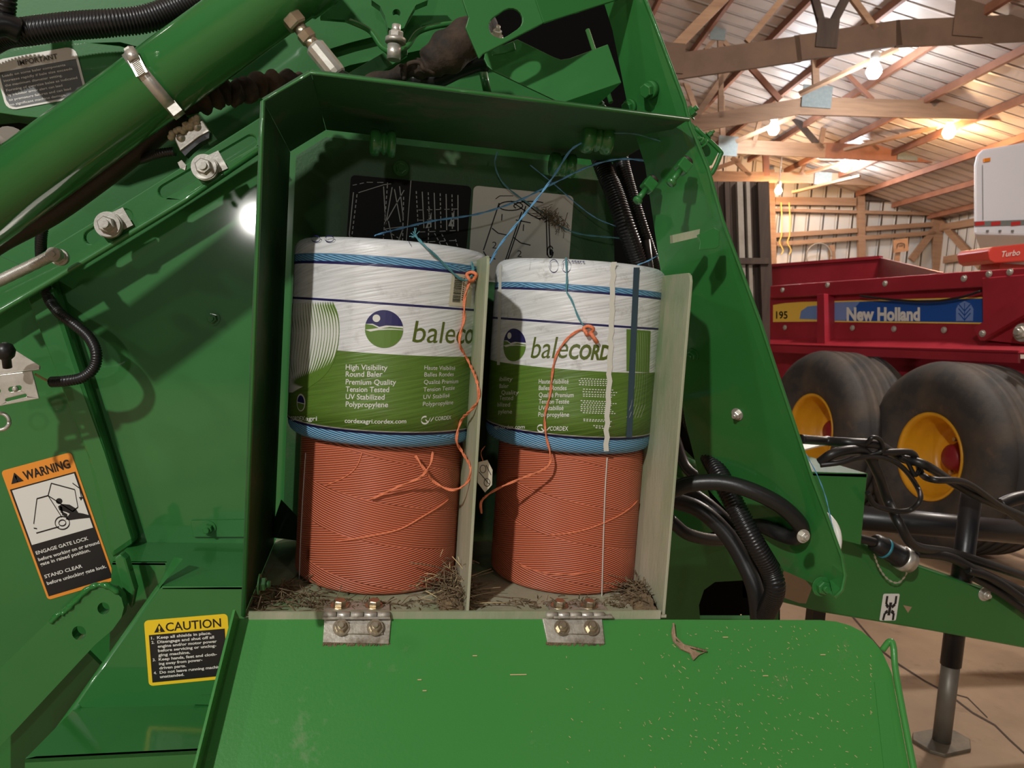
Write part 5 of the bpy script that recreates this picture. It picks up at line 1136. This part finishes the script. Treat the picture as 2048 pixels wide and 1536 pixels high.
# =================================================================== OTHER THINGS IN THE BARN
# white trailer body with reflective tape
tz0, tz1 = PB(1950,470,8.6), PB(1955,290,8.6)
tr = empty('box_trailer', V((tz0.x, tz0.y, 0)), 'white box trailer with red and silver tape along its bottom edge', 'trailer')
fT = lambda x, y: PB(x, y, 8.6)
pplate([(1948,470),(1948,330),(1953,308),(1965,298),(2060,282),(2320,270),(2320,500),(2048,472)], fT, bx*2.2+lat*1.5).build('trailer_body', 'trailer', tr, bevel=.03)
for i, x in enumerate((1950,1982,2022,2062)): 
    Flat(lambda a, b: PB(a, b, 8.58)).poly([(x,444),(x+19,442),(x+19,450),(x,452)]).build('reflective_tape', 'tape_red', tr)
Flat(lambda a, b: PB(a, b, 8.585)).poly([(1948,443),(2320,430),(2320,442),(1948,453)]).build('silver_tape', 'gusset', tr)
pplate([(1969,317),(1981,315),(1981,322),(1969,324)], lambda x, y: PB(x, y, 8.57), bx*.03).build('marker_light', 'amber', tr)
Flat(lambda a, b: PB(a, b, 8.58)).line([(1965,330),(1966,440)], 1.5).build('seam', 'gusset', tr)
for x in (1975, 2000, 2025): MB().beam(PB(x, 460, 8.57), PB(x, 464, 8.57), .02, .02, bx).build('rivet', 'gusset', tr)
w2_ = PB(2300, 800, 9.5); MB().box(V((w2_.x, w2_.y, (tz0.z)/2)), (lat, bx, ZU), (.2,.4,tz0.z)).build('landing_leg', 'gusset', tr)
# red hood with Turbo lettering
hf = lambda x, y: PB(x, y, 7.2)
hd = pplate([(1976,502),(1984,494),(2060,486),(2120,484),(2120,526),(2060,522),(1990,526),(1980,520)], hf, bx*.5).build('machine_hood', 'turbo', bevel=.03)
tag(hd, 'red machine hood with white Turbo lettering above the spreader', 'machine hood')
Flat(lambda a, b: PB(a, b, 7.185)).text('Turbo', 2004, 514, 12, 2040, shear=.3, b1=510).build('lettering', 'lab_white', hd)
hb = hf(2030,524); q = MB(); q.box(V((hb.x+.15, hb.y+.3, hb.z/2)), (lat, bx, ZU), (.25,.3,hb.z)); q.build('stand', 'turbo', hd)
# little wooden sign on post
sgp = PB(1800, 491, 11.5)
sg = empty('wooden_sign', V((sgp.x, sgp.y, 0)), 'small square wooden sign on a post behind the spreader', 'sign')
pplate([(1787,480),(1816,476),(1817,502),(1788,506)], lambda x, y: PB(x, y, 11.5), bx*.03).build('board', 'wood', sg)
Flat(lambda a, b: PB(a, b, 11.49)).line([(1794,496),(1795,488),(1802,486),(1809,488),(1809,496)], 1.5).line([(1798,492),(1806,491)], 1.5).build('mark', 'ink', sg)
MB().box(V((sgp.x, sgp.y, sgp.z/2))+bx*.05, (lat, bx, ZU), (.07,.04,sgp.z)).build('post', 'wood', sg)
# hoop and ropes on far wall
q = MB(); c_ = PB(1638,512,14.8); q.tube([c_+lat*.24*math.cos(t)+ZU*.24*math.sin(t) for t in [2*math.pi*k/32 for k in range(33)]], .014, 8)
tag(q.build('hoop', 'wood_grey'), 'grey round hoop hanging on the far wall', 'hoop')
for x, lab in ((1562, 'left one of two yellow cords hanging on the far wall'), (1578, 'right one of two yellow cords hanging on the far wall')):
    q = MB(); q.tube(catmull([PB(x, 405, 14.7), PB(x+2, 440, 14.7), PB(x+1, 470, 14.7), PB(x-3, 485, 14.7), PB(x+4, 500, 14.7), PB(x, 510, 14.7)], 6), .010, 6); tag(q.build('hanging_cord', 'gold'), lab, 'cord')
